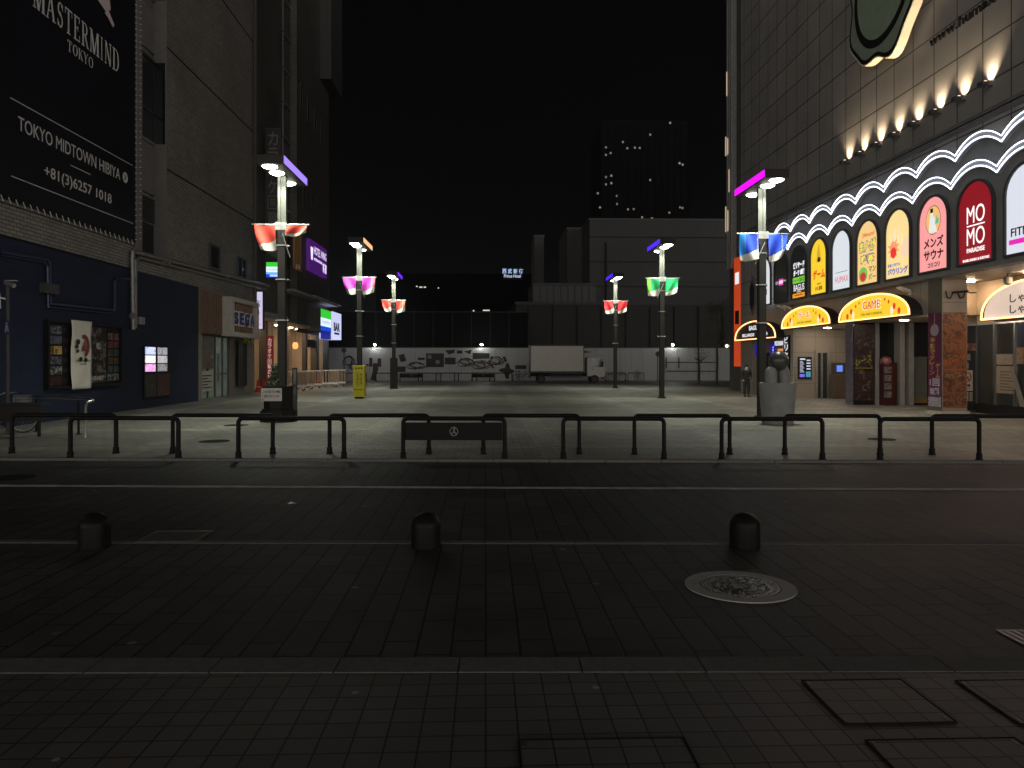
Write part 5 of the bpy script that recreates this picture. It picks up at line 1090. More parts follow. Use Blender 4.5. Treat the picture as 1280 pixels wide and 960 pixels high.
# uplights
for k in range(9):
    if k == 8: continue
    D = 22.75 + 1.27 * k; y = depth_to_y(D); z = 10.02
    t = thing('uplight', 'warm floodlight washing up the clad wall, %s of eight from the photo edge' % ORD[k], 'floodlight', (WR, y, z), 'floodlights on the game building')
    mb = MB(); mb.box((WR - .40, y - .12, z - .09), (WR - .20, y + .12, z + .05)); o = mb.build('housing', MAT['dgrey'], t, bevel=.015)
    mb = MB(); mb.cyl((WR, y, z - .05), (WR - .25, y, z - .05), .025, n=8); mb.build('bracket', MAT['dgrey'], t)
    mb = MB(); mb.prism(lambda s, z_, d: Vector((WR - s, y + z_, z + .051 + d)), [(.22, -.10), (.30, -.10), (.30, .10), (.22, .10)], 0, .012); mb.build('lens', M('uplight_lens', (.8, .7, .6), .4, noise=0, es=3, ecol=(1, .74, .5)), t)
    ld = bpy.data.lights.new('uplight_beam', 'SPOT'); ld.energy = 340; ld.color = (1, .75, .48); ld.spot_size = R_(92); ld.spot_blend = 1; ld.shadow_soft_size = .05
    lo_ = bpy.data.objects.new('uplight_beam', ld); COL.objects.link(lo_); lo_.parent = t; lo_.location = (-.135, 0, .02); lo_.rotation_euler = Vector((.10, 0, 1)).to_track_quat('-Z', 'Y').to_euler()
# web address and the plain round board above
mb = MB(); mb.text('www.humax.co.jp', F_, -depth_to_y(25.9), -depth_to_y(21.2), 12.28, 12.72, .004, .05, bold=.006); tag(mb.build('web_lettering', MAT['blackm']), 'dark web address letters fixed to the clad wall', 'sign')
FB = FR(WR - .35); yb = depth_to_y(27.9)
t = thing('round_board', 'large pale green rounded sign board with a lit cream edge, high on the clad wall', 'sign', (WR - .35, yb, 11.6))
def egg(k, n=72, ax=2.7, az=2.95, tilt=.12): 
    out = []
    for i in range(n):
        a = 2 * math.pi * i / n; rip = 1 + (.05 * math.sin(5 * a + 1.0) + .035 * math.sin(9 * a + .5)) * (1 if k > .9 else .0); x, z = ax * k * rip * math.cos(a), az * k * rip * math.sin(a) ; out.append((-yb + x * math.cos(tilt) - z * -math.sin(tilt), 15.75 + x * -math.sin(tilt) * .2 + z * math.cos(tilt)))
    return out
MB().prism(FB, egg(1.0), -.12, .20).build('rim', M('rim_cream', (.75, .66, .5), .5, noise=.05, es=.03, ecol=(1, .80, .55)), t)
MB().prism(FB, egg(.985), .201, .215).build('outline', P((22, 28, 24)), t)
MB().prism(FB, egg(.93), .216, .225).build('outer_face', M('board_green', (.22, .27, .20), .6, noise=.1), t)
MB().prism(FB, egg(.80), .226, .235).build('inner_line', P((22, 28, 24)), t); MB().prism(FB, egg(.70), .236, .245).build('inner_face', M('board_green_b', (.24, .30, .22), .6, noise=.12), t)
mb = MB(); mb.cyl((WR, yb, 15), (WR - .3, yb, 15), .2); mb.build('mount', MAT['dgrey'], t)
# dome arch signs over the doors
def dome(name, label, pa, pb, z0, zt, face, x=WR, lit=True, fn=None, nm=None):
    ya, yb_ = YR(pa, x), YR(pb, x); c_ = -(ya + yb_) / 2; hw = (ya - yb_) / 2; F = FR(x)
    t = thing(name, label, 'sign', (x, -c_, z0), 'domed signs over the doors'); n = 22
    cur = lambda k: [(c_ - hw * k * math.cos(math.pi * i / n), z0 + (zt - z0) * k * math.sin(math.pi * i / n) ** .85) for i in range(n + 1)]
    mb = MB(); mb.prism(F, cur(1.0), .003, .42); mb.build('sign_box', MAT['brown'], t)
    MB().prism(F, [(a, b + .06) for a, b in cur(.93)], .421, .432).build('face', face, t)
    mb = MB(); q = cur(.975); mb.tube([F(a, b + .03, .455) for a, b in q] + [F(q[0][0], q[0][1] + .03, .455)], .034, 7); mb.build('neon_tube', MAT['neonw'], t, smooth=60)
    if fn: fn(t, FR(x - .433), c_, hw, z0, zt - z0)
    return t
def arcadeface(word, bold):
    def fn(t, F, c, hw, z0, h):
        TX(t, lambda s, z, d: F(s, z, d - .0), [(word, c - hw * .27, c + hw * .25, z0 + h * .40, z0 + h * .80, bold + .045)], E((255, 250, 245), 1.), 'letter_outline')
        TX(t, lambda s, z, d: F(s, z, d + .0045), [(word, c - hw * .25, c + hw * .23, z0 + h * .43, z0 + h * .77, bold - .01)], E((222, 20, 55), 1.), 'lettering')
        TX(t, F, [('FUN AND CARNIVAL', c - hw * .3, c + hw * .3, z0 + h * .18, z0 + h * .28, .0)], P((120, 90, 20)), 'small_lettering')
        mb = MB()
        for s_ in (-1, 1):
            for (u_, v, r) in ((.72, .22, .10), (.60, .42, .10), (.46, .62, .06), (.36, .74, .05)): mb.prism(F, [(c + s_ * hw * u_ + r * math.cos(k * .6), z0 + h * v + r * 1.2 * math.sin(k * .6)) for k in range(10)], 0, .004)
        mb.build('red_dots', E((222, 60, 40), 1.), t)
        mb = MB()
        for s_ in (-1, 1): mb.prism(F, [(c + s_ * hw * .54 + .10 * math.cos(k * .6), z0 + h * .26 + .16 * math.sin(k * .6)) for k in range(10)], .0042, .007)
        mb.build('white_shapes', E((250, 245, 220), .9), t)
    return fn
yel = M('yellow_dome', (.3, .2, .02), .4, noise=0, es=1.0, ecol=srgb(248, 205, 48))
dome('domed_sign', 'yellow domed game sign with warm neon rim and Japanese letters, farther of the two', 988, 1051, 3.40, 4.30, yel, fn=arcadeface('ゲーム', .02))
dome('domed_sign', 'yellow domed game sign with warm neon rim reading GAME, next to the stone pillar', 1061.5, 1154, 3.40, 4.32, yel, fn=arcadeface('GAME', .03))
def barface(t, F, c, hw, z0, h): TX(t, F, [('BAGUS', c - hw * .25, c + hw * .25, z0 + h * .52, z0 + h * .78, .03), ('BILLIARDS', c - hw * .6, c + .02, z0 + h * .18, z0 + h * .36, .03), ('CLUB', c + hw * .3, c + hw * .62, z0 + h * .18, z0 + h * .36, .03)], E((230, 225, 235), 1.))
dome('domed_sign', 'dark domed sign with warm neon rim, farthest along, half behind the lamp pole', 928, 981, 3.0, 3.98, M('dark_dome', (.012, .010, .010), .4), fn=barface)
def whitef(t, F, c, hw, z0, h): TX(t, F, [('しゃぶ', c - hw * .40, c + hw * .1, z0 + h * .42, z0 + h * .66, .02), ('しゃぶ', c - hw * .40, c + hw * .1, z0 + h * .12, z0 + h * .36, .02)], P((30, 28, 28)))
dome('domed_sign', 'white domed sign with warm neon rim over the shop window, cut by the photo edge', 1241.5, 1385, 3.18, 4.34, E((225, 205, 190), .8), x=XR, fn=whitef)
# inside the doorways
def recess(O, z, name, col, lights):
    mb = MB(); mb.box((WR + .05, O[1] + .02, ZO - .03), (WR + 3.2, O[0] - .02, ZO - .004)); mb.build(name + '_ceiling', MAT['cream'], C)
    for (dx, f, es) in lights:
        y = O[1] + (O[0] - O[1]) * f; MB().lathe((WR + dx, y, ZO - .055), [(.01, 0), (.15, 0), (.15, .02)], 16).build('downlight', M('door_lens', (.8, .75, .7), .4, noise=0, es=es, ecol=(1, .80, .62)), C)
recess(O0, 0, 'bar_door', None, [(1.2, .5, 30)]); recess(O1, 0, 'lift_lobby', None, [(1.0, .75, 110), (1.0, .25, 150)]); recess(O2, 0, 'arcade_door', None, [(1.0, .62, 40), (.6, .12, 190)])
# lift lobby
Fq = FC(O1[0]); xa = lambda px, O: WY(px, 452, O[0]).x
a, b = xa(994, O1), xa(1016, O1)
MB().fbox(Fq, a - .1, WR + 3.18, .03, ZO - .04, .002, .03).build('lobby_wall', m_lowx, C)
a, b = xa(1018, O1), xa(1036, O1); d_ = MB()
for r in ((a, a + .12, .03, 2.35), (b - .12, b, .03, 2.35), (a + .12, b - .12, 2.22, 2.35), (a + .28, a + .36, .03, 2.22)): d_.fbox(Fq, *r, .03, .12)
dr = d_.build('lift_door', MAT['galv'], C); MB().fbox(Fq, a + .12, b - .12, .03, 2.22, .031, .06).build('door_panel', MAT['glass2'], dr)
a, b = xa(997, O1), xa(1013.5, O1); t = thing('menu_screen', 'black screen of white text and small blue pictures in the lift lobby', 'screen', ((a + b) / 2, O1[0] - .1, 1.25))
zt, zb = WY(1005, 446, O1[0]).z, WY(1005, 473.5, O1[0]).z
MB().fbox(Fq, a, b, zb, zt, .031, .12).build('case', MAT['black'], t, bevel=.01)
F = FC(O1[0] - .121); mb = MB(); L_ = b - a; h = zt - zb
for k in range(9): mb.fbox(F, a + L_ * (.1 + .0 * k), a + L_ * (.42 - .06 * (k % 3)), zb + h * (.30 + k * .06), zb + h * (.325 + k * .06), 0, .003)
for k in range(4): mb.fbox(F, a + L_ * .60, a + L_ * .9, zb + h * (.42 + k * .13), zb + h * (.48 + k * .13), 0, .003)
mb.fbox(F, a + L_ * .1, a + L_ * .5, zb + h * .86, zb + h * .93, 0, .003); mb.build('screen_text', E((200, 210, 230), .9), t)
MB().fbox(F, a + L_ * .08, a + L_ * .45, zb + h * .08, zb + h * .22, 0, .003).build('screen_picture', E((120, 110, 225), .9), t); MB().fbox(F, a + L_ * .55, a + L_ * .92, zb + h * .08, zb + h * .33, 0, .003).build('screen_picture', E((70, 140, 170), .9), t)
y = YR(1050, WR + .6); t = thing('game_machine', 'tall game cabinet with a small blue screen in the lift lobby', 'game machine', (WR + 1.0, y, .03)); x_ = WR + 2.3
q = WY(1046, 460, O1[0] - .9); MB().box((q.x - .1, O1[0] - .9, .03), (q.x + .5, O1[0] - .3, 1.2)).build('cabinet', P((90, 75, 60)), t, bevel=.02); MB().box((q.x - .05, O1[0] - .85, 1.2), (q.x + .45, O1[0] - .4, 1.75)).build('head', MAT['dgrey'], t, bevel=.03); MB().box((q.x + .02, O1[0] - .86, 1.32), (q.x + .3, O1[0] - .852, 1.62)).build('screen', E((100, 130, 230), 1.1), t)
y = O1[1] + .45; t = thing('figure_panel', 'lavender grey patterned panel at the edge of the lift lobby', 'panel', (WR + .25, O1[1], .1)); MB().box((WR - .03, O2[0] + .02, .1), (WR - .003, O1[1] - .02, 3.3)).build('sheet', printed('lavender', [srgb(60, 52, 62), srgb(120, 110, 125), srgb(90, 80, 96), srgb(150, 140, 150)], 3.5), t)
# arcade door
Fq = FC(O2[0]); a, b = xa(1066.5, O2), xa(1092, O2)
MB().fbox(Fq, a, WR + 3.18, .03, ZO - .04, .002, .03).build('arcade_wall', MAT['glass'], C)
t = thing('window_poster', 'big dark poster of jumbled figures with yellow letters in the arcade window', 'poster', ((a + b) / 2, O2[0] - .05, .25))
MB().fbox(Fq, a + .03, b, .22, ZO - .1, .031, .045).build('sheet', printed('race_poster', [srgb(10, 9, 10), srgb(30, 24, 24), srgb(70, 48, 42), srgb(18, 22, 30), srgb(120, 100, 90), srgb(85, 32, 28)], 3.6, seed=8), t)
mb = MB(); mb.text('レース', lambda s, z, d: Fq(s, z + (s - a) * .35, d), a + .1, b - .1, 1.55, 1.85, .045, .049, bold=.03); mb.fbox(Fq, a + .05, b - .05, 1.52, 1.55, .045, .049); mb.build('lettering', P((150, 150, 45)), t)
mb = MB()
for px in (1093, 1095.5): mb.fbox(Fq, xa(px, O2), xa(px, O2) + .06, .03, ZO - .04, .03, .12)
for px in (1117, 1128): mb.fbox(Fq, xa(px, O2), xa(px + 6, O2), .03, ZO - .04, .03, .5)
mb.build('door_post', MAT['concrete'], C)
a, b = xa(1097, O2), xa(1108, O2); t = thing('prize_machine', 'red prize machine with a pink dome inside the arcade door', 'game machine', ((a + b) / 2, O2[0] - .4, .03))
MB().fbox(Fq, a, xa(1114, O2), .03, 1.75, .05, .45).build('cabinet', P((62, 12, 15)), t, bevel=.02); MB().sphere(((a + b) / 2, O2[0] - .3, 1.80), .22, 16, 10).build('dome', M('pink_dome', (.28, .10, .11), .3), t, smooth=80)
mb = MB()
for k in range(4): mb.fbox(Fq, a + .04, b - .04, .35 + k * .33, .6 + k * .33, .451, .47, printed('capsules_%d' % k, [srgb(40, 36, 36), srgb(140, 135, 130), srgb(90, 85, 85), srgb(60, 30, 32)], 9, seed=k))
mb.build('capsule_window', None, t)
a, b = xa(1133, O2), xa(1158, O2); w_ = MB().fbox(Fq, a, b, .1, 2.0, .031, .05).build('frosted_glass', M('frosted', (.15, .16, .14), .4), C)
MB().fbox(Fq, a, b, .1, .3, .051, .07).build('kick_strip', P((140, 110, 60)), C)
# bar door
Fq = FC(O0[0]); MB().fbox(Fq, WR + .02, WR + 3.18, .03, ZO - .04, .002, .03).build('bar_wall', M('bar_wall', (.20, .17, .15), .6), C)
for (pa, pb, za, zb_, lab) in ((943.5, 951, 430, 444, 'small blue screen in the bar doorway, nearer the corner of the building'), (963, 968, 430, 445, 'small blue screen in the bar doorway, next to the lamp pole')):
    a, b = xa(pa, O0), xa(pb, O0); z1, z0 = WY(pa, za, O0[0]).z, WY(pa, zb_, O0[0]).z; t = thing('wall_screen', lab, 'screen', ((a + b) / 2, O0[0], z0)); MB().fbox(Fq, a, b, z0, z1, .031, .1).build('case', E((28, 22, 150), 1.), t)
    mb = MB()
    for k in range(3): mb.fbox(FC(O0[0] - .101), a + (b - a) * .35, a + (b - a) * .65, z0 + (z1 - z0) * (.2 + k * .22), z0 + (z1 - z0) * (.34 + k * .22), 0, .003)
    mb.build('screen_text', E((170, 170, 255), 1.1), t)
a, b = xa(953, O0), xa(962, O0); MB().fbox(Fq, a, b, .03, 2.3, .031, .08).build('bar_door', MAT['brown'], C)
y0, y1 = YR(981), YR(988); t = thing('vertical_sign', 'black vertical sign with white Japanese letters between two doorways', 'sign', (WR, y0, 1.2)); F = F_
MB().fbox(F, -y0, -y1, 1.1, 3.1, .003, .08).build('sign_box', MAT['black'], t); mb = MB(); mb.vtext('ビリヤード', FR(WR - .08), -y0 + .15, -y1 - .12, 1.2, 3.05, 0, .004, bold=.03); mb.build('lettering', E((225, 228, 235), .9), t)
y0, y1 = YR(969), YR(980.5); t = thing('lit_lettering', 'small lit words above the bar doorway', 'sign', (WR, y0, 2.4)); mb = MB(); mb.text('PIZZA&BAR', F, -y0, -y1, 2.62, 2.85, .01, .03, bold=.03); mb.build('lettering', E((215, 215, 225), .9), t); MB().text('24H OPEN', F, -y0 + .4, -y1 - .1, 2.34, 2.46, .01, .03, bold=.02).build('small_lettering', E((225, 150, 90), .9), t)
# niche vent, camera dome, cables
y = YR(941.5); mb = MB(); mb.prism(F, [(-y - .45, 5.0), (-y, 4.35), (-y + .45, 5.0), (-y + .45, 6.0), (-y, 6.6), (-y - .45, 6.0)], .001, .06); mb.prism(F, [(-y - .32, 5.1), (-y, 4.65), (-y + .32, 5.1), (-y + .32, 5.9), (-y, 6.3), (-y - .32, 5.9)], .061, .09, MAT['blackm']); tag(mb.build('wall_niche', MAT['darkconc']), 'narrow dark pointed niche panel near the corner of the clad wall', 'wall panel')
for (px, py) in ((982, 388), (990, 388.5), (1138, 368)):
    y, z = YR(px), ZR(px, py); mb = MB(); mb.box((WR - .05, y - .05, z - .02), (WR - .001, y + .05, z + .12)); mb.prism(lambda s, z_, d: Vector((WR - .05 - s, y + d, z + .05 + z_)), [(0, 0), (.35, .16), (.38, .22), (.03, .1)], -.16, .16)
    tag(mb.build('wall_lamp', MAT['white']), {982: 'white wing shaped fixture above the vertical sign, the one nearer the lamp pole', 990: 'white wing shaped fixture above the vertical sign, beside the yellow dome', 1138: 'white wing shaped fixture over the GAME dome'}[px], 'wall fixture')
q = WX(1260, 352, XR - .9); t = thing('dome_camera', 'white dome camera hanging by the recessed shop entrance', 'camera', (q.x, q.y, q.z)); mb = MB(); mb.cyl((q.x, q.y, q.z + .1), (q.x, q.y, 4.549), .03, n=8); mb.box((q.x - .25, q.y - .05, q.z + .25), (q.x + .3, q.y + .05, q.z + .33)); mb.build('bracket', MAT['dgrey'], t); MB().sphere((q.x, q.y, q.z), .12, 16, 10).build('dome', M('dome_cover', (.35, .33, .30), .15), t, smooth=80); MB().lathe((q.x, q.y, q.z), [(.125, 0), (.125, .12), (.08, .15)], 16).build('collar', MAT['grey'], t)
mb = MB(); y = p0 - .04; P_ = lambda px, py: WY(px, py, p0) + Vector((0, -.05, 0))
mb.tube([P_(1181, 364), P_(1183, 372), P_(1187, 373), P_(1190, 366), P_(1196, 366), P_(1199, 373), P_(1203, 372), P_(1205, 365), P_(1212, 366), P_(1219, 366)], .022, 6); mb.tube([P_(1189, 366), P_(1209, 364)], .035, 6); tag(mb.build('cable_loop', MAT['black'], smooth=50), 'loops of black cable fixed to the top of the stone pillar', 'cable')
# small lamps under the recess soffit
for i, (px, py) in enumerate(((1215, 410), (1225, 418))): pass
MB().lathe((WR + 1.5, p0 - 2.0, 4.50), [(.01, 0), (.14, 0), (.14, .03)], 16).build('soffit_lamp', M('soffit_lens', (.8, .7, .6), .4, noise=0, es=150, ecol=(1, .68, .42)), C)
MB().lathe((WR + 1.4, p0 + .7, 4.50), [(.01, 0), (.14, 0), (.14, .03)], 16).build('soffit_lamp', M('soffit_lens_b', (.8, .7, .6), .4, noise=0, es=150, ecol=(1, .68, .42)), C)

# building beyond with the orange sign and lit fins
N_ = thing('finned_building', 'dark building with thin lit fins beyond the corner of the game building', 'building', (16, 47, 0)); xf = 15.5
y0, y1 = 45.6, YR(912, xf); FN = FR(xf)
MB().box((xf, y0, 0), (xf + 14, y1, 34)).build('wall', MAT['dgrey'], N_)
mb = MB(); 
for px in (915.2, 917.8, 920.3): y = YR(px, xf); mb.fbox(FN, -y - .06, -y + .06, 7.6, 33, .003, .35)
mb.build('fins', MAT['galv'], N_)
for (px, py, h) in ((914.6, 195, 1.2), (917, 193, 1.0), (918.8, 240, 1.4), (914.6, 290, 1.6), (917.2, 289, 1.3), (916, 120, 1.5)):
    y, z = YR(px, xf), ZR(px, py, xf); MB().fbox(FN, -y - .05, -y + .05, z, z + h, .36, .40).build('lit_strip', E((215, 190, 160), .7), N_)
y0, y1 = YR(925.5, xf - .4), YR(917.5, xf - .4); y0 = max(y0, 45.2); F = FR(xf - .4)
z1, z0 = ZR(921, 322, xf - .4), ZR(921, 458, xf - .4)
t = thing('orange_sign', 'tall glowing orange sign between the game building and the finned building', 'sign', (xf - .4, (y0 + y1) / 2, z0))
MB().fbox(F, -y1, -y0, z0, z1, -.36, 0).build('sign_box', M('orange_lit', (.3, .08, .03), .5, noise=.3, nscale=1.2, es=.5, ecol=srgb(238, 78, 32)), t)
mb = MB(); mb.fbox(F, -y1 + .2, -y0 - .1, z1 - 1.6, z1 - .9, .001, .005); mb.build('white_patch', E((235, 235, 235), 1.), t); MB().fbox(F, -y1 + .2, -y0 - .1, z1 - 4.0, z1 - 3.2, .001, .005).build('dark_band', MAT['blackm'], t)

# ================================================================== FAR END: hoarding, truck, buildings
hy = FAR_Y; hx0, hx1 = WY(404, 0, hy).x, WY(915, 0, hy).x
t = thing('hoarding', 'long white construction hoarding with black drawings along the far end of the square', 'hoarding', ((hx0 + hx1) / 2, hy, .03)); HH = WY(607, 435, hy).z
mb = MB(); n = 36
for k in range(n): a = hx0 + (hx1 - hx0) * k / n; mb.box((a + .008, hy + .002 * (k % 2), .05), (hx0 + (hx1 - hx0) * (k + 1) / n - .008, hy + .08, HH))
mb.build('panels', M('hoarding_white', (.42, .42, .415), .55, noise=.08), t)
mb = MB(); mb.box((hx0, hy + .02, HH), (hx1, hy + .12, HH + .08)); mb.box((hx0, hy - .05, .0), (hx1, hy + .09, .05)); mb.build('cap_rail', MAT['dgrey'], t)
Fh = FC(hy); hp = lambda px, py: (WY(px, py, hy).x, WY(px, py, hy).z)
mur = MB(); ink = M('mural_ink', (.02, .02, .024), .6, noise=.2)
_md = [0]
def blk(*pts):
    _md[0] += 1; mur.prism(Fh, [hp(*p) for p in pts], .001, .004 + .0003 * (_md[0] % 9))
def bx(a, b, c_, d): blk((a, b), (c_, b), (c_, d), (a, d))
rnd = random.Random(3)
bx(532.5, 442, 555, 459); 
for k in range(7): blk((533 + k * 3.1, 442.1), (534.5 + k * 3.1, 441.2), (536 + k * 3.1, 442.1))
bx(556, 447, 569.5, 455.5); blk((591, 441), (612, 441.5), (612, 448), (591, 449)); blk((628, 446), (631.5, 445.5), (634, 452), (631, 452.5))
blk((633, 454), (636, 454), (638, 461), (643, 463), (642, 466), (637, 467), (636, 474), (632, 473), (630, 466), (623.5, 464), (625, 461), (631, 460)); bx(644, 456.5, 658, 461.5)
bx(495, 458, 507, 465); blk((498, 444), (505, 442), (508, 451), (501, 453)); bx(461.5, 447, 465.5, 458.5); bx(472, 448, 476.5, 458.5); blk((466, 454), (472, 454), (473, 462), (470, 470), (471, 476), (463, 475), (466, 464))
bx(522, 447, 531, 450); blk((610, 451), (612, 450), (618, 460), (616, 461)); blk((613, 446), (616, 445), (616, 449), (613, 449)); bx(458, 455, 461, 457.5)
blk((556, 438), (569, 437), (568, 441), (561, 443)); bx(571, 438, 578, 442); blk((580, 439), (590, 437), (588, 443), (583, 441)); blk((708, 441), (730, 438.5), (740, 440), (712, 443.5)); bx(728, 452.5, 736, 455)
for (cx, cy, rx, ry, n_) in ((436, 451, 7, 7, 5), (520, 457, 11, 5, 6), (582, 453, 11, 6, 7), (601, 456, 11, 6, 7), (620, 451, 9, 6, 6), (442, 458, 5, 4, 4)):
    for k in range(n_):
        a0 = rnd.uniform(0, 6.28); pts = []
        for j in range(9):
            a = a0 + j * .55; pts.append(Fh(*hp(cx + rx * math.cos(a) * (1 + .3 * math.sin(3 * a + k)) * (1 - k * .1), cy + ry * math.sin(a) * (1 + .25 * math.cos(2 * a + k)) * (1 - k * .1)), .004 + k * .001))
        mur.tube(pts, .035, 5)
mur.build('mural', ink, t)
dm = MB()
for (x, y) in ((537, 446), (547, 452.5)): c_ = hp(x, y); dm.prism(Fh, [(c_[0] + .2 * math.cos(k * .5), c_[1] + .2 * math.sin(k * .5)) for k in range(13)], .007, .010)
dm.build('mural_disc', MAT['grey'], t)
for i, (px, e) in enumerate(((469, 1), (602, 1), (840, 1))):
    x, z = hp(px, 432); t = thing('hoarding_lamp', 'small white work lamp on top of the hoarding, %s' % ['nearest the lit shops', 'above the drawings in the middle', 'beyond the green bannered lamp'][i], 'lamp', (x, hy, HH), 'work lamps on the hoarding')
    mb = MB(); mb.cyl((x, hy + .06, HH - .05), (x, hy + .06, z), .02, n=6); mb.tube([(x, hy + .06, z), (x, hy - .25, z + .12)], .02, 6); mb.build('arm', MAT['galv'], t)
    MB().sphere((x, hy - .30, z + .08), .09, 14, 9).build('bulb', M('work_bulb_%d' % i, (.8, .8, .8), .4, noise=0, es=150, ecol=(.95, 1, .92)), t, smooth=80)
# mesh fence on posts behind the hoarding
fy_ = hy + 2.0; fx0, fx1 = WY(398, 0, fy_).x, WY(660, 0, fy_).x; fz = WY(607, 390, fy_).z
t = thing('netting_fence', 'tall dark netting fence on thin posts above the hoarding', 'fence', ((fx0 + fx1) / 2, fy_, 0))
MB().box((fx0, fy_, .0), (fx1, fy_ + .03, fz)).build('netting', M('netting', (.010, .010, .0105), .95, spec=.1), t)
for k in range(12): x = fx0 + (fx1 - fx0) * k / 11; MB().cyl((x, fy_ - .06, 0), (x, fy_ - .06, fz + .25), .05, n=8).build('post', M('fence_post', (.03, .03, .03), .7, spec=.2), t)
mb = MB(); mb.cyl((fx0, fy_ - .06, fz), (fx1, fy_ - .06, fz), .04, n=6); mb.build('rail', MAT['dgrey'], t)
def bldg(name, label, px0, px1, pyt, dist, dep=14, mat=None, cat='building', z0=0., pyb=None, extra=None, roof=None):
    a = PD(px0, 452, dist); b = PD(px1, 452, dist); y = (a.y + b.y) / 2; zt = WY((px0 + px1) / 2, pyt, y).z
    x0, x1 = WY(px0, 0, y).x, WY(px1, 0, y).x
    t = thing(name, label, cat, ((x0 + x1) / 2, y, 0)); zb = z0 if pyb is None else WY(px0, pyb, y).z
    MB().box((x0, y, zb), (x1, y + dep, zt)).build('wall', mat or MAT['darkconc'], t)
    mb = MB(); mb.box((x0 - .1, y - .1, zt), (x1 + .1, y + dep, zt + .3)); mb.build('roof', roof or MAT['dgrey'], t)
    return t, x0, x1, y, zt
seam = tile('panel_wall', (.036, .0355, .033), (.032, .0315, .030), (.018, .018, .017), 2.6, 4.2, 'xz', 0, ms=.03, rough=.7, bump=.2, stain=.25, stscale=.12)
seam2 = tile('panel_wall_dark', (.022, .0215, .020), (.019, .0188, .018), (.011, .011, .011), 3.2, 3.6, 'xz', 0, ms=.03, rough=.7, bump=.2, stain=.3, stscale=.12)
t, x0, x1, y, zt = bldg('dark_block', 'long dark low building behind the hoarding and the truck', 645, 918, 381, 82, 14, seam2)
mb = MB(); 
for k in range(9): x = x0 + (x1 - x0) * (k + .5) / 9; mb.box((x - .06, y - .12, .1), (x + .06, y - .001, zt - .2))
mb.build('wall_pipe', M('pipe_dark', (.018, .018, .017), .8, spec=.2), t)
t, x0, x1, y, zt = bldg('roof_shed', 'pale ribbed shed standing on the dark block behind the truck', 666, 745, 357, 92, 10, M('ribbed_sheet', (.062, .061, .058), .6, noise=.1))
mb = MB()
for k in range(9): x = x0 + (x1 - x0) * k / 9; mb.box((x - .03, y - .06, 8), (x + .03, y - .001, zt - .05))
mb.build('rib', M('rib_dark', (.04, .04, .038), .8, spec=.2), t)
t, x0, x1, y, zt = bldg('grey_hall', 'broad windowless grey building rising behind the square', 737, 921, 276, 104, 40, seam)
mb = MB()
for k in range(5): z = zt * (.25 + .16 * k); mb.box((x0, y - .12, z), (x1, y - .001, z + .12))
mb.build('ledge', M('ledge', (.026, .0255, .024), .8, spec=.2), t)
mb = MB(); mb.cyl((x0 + 2.2, y - .15, 2), (x0 + 2.2, y - .15, zt - 3), .12, n=8); mb.build('wall_pipe', M('pipe_dark', (.018, .018, .017), .8, spec=.2), t)
t, *_ = bldg('stair_tower', 'narrow grey tower beside the broad windowless building', 709, 736, 287, 112, 12, M('tower_grey', (.040, .039, .037), .7, noise=.15, nscale=.4))
t, *_ = bldg('small_tower', 'small dark grey tower far behind the white truck', 668, 680, 296, 125, 8, M('tower_grey_b', (.034, .034, .034), .7))
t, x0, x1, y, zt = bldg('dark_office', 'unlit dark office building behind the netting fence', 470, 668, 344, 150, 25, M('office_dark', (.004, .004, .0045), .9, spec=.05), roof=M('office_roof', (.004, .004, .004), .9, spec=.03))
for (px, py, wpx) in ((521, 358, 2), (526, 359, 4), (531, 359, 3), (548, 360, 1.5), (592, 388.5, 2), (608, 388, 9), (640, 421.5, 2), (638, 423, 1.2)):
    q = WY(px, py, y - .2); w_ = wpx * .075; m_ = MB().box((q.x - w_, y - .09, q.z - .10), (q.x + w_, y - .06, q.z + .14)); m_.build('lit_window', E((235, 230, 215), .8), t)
t = thing('rooftop_sign', 'small blue white lit rooftop letters in the far dark', 'sign', (WY(640, 340, 149).x, 149, WY(640, 347, 149).z)); Fz = FC(149)
q0, q1 = WY(628, 336, 149), WY(654, 342, 149); mb = MB(); w_ = (q1.x - q0.x)
for i, ch in enumerate('西武新宿'): mb.text(ch, Fz, q0.x + w_ * (i * .265), q0.x + w_ * (i * .265 + .19), q1.z, q0.z, 0, .05, bold=.012)
mb.build('lettering', E((165, 200, 245), 1.15), t)
mb = MB(); mb.text('Prince Hotel', Fz, q0.x + w_ * .08, q0.x + w_ * .88, q1.z - .78, q1.z - .16, 0, .05, bold=.01); mb.box((q0.x, 149.1, q1.z - 1.2), (q1.x, 149.3, q0.z + .2), MAT['blackm']); mb.build('script_lettering', E((200, 205, 245), 1.1), t)
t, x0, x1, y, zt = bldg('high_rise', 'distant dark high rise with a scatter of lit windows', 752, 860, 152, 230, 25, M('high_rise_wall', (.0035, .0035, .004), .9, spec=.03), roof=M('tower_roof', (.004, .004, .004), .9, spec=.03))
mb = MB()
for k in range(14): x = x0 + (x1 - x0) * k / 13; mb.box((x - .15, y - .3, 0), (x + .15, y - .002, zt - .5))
mb.build('pilaster', M('pilaster', (.003, .003, .0034), .9, spec=.03), t)
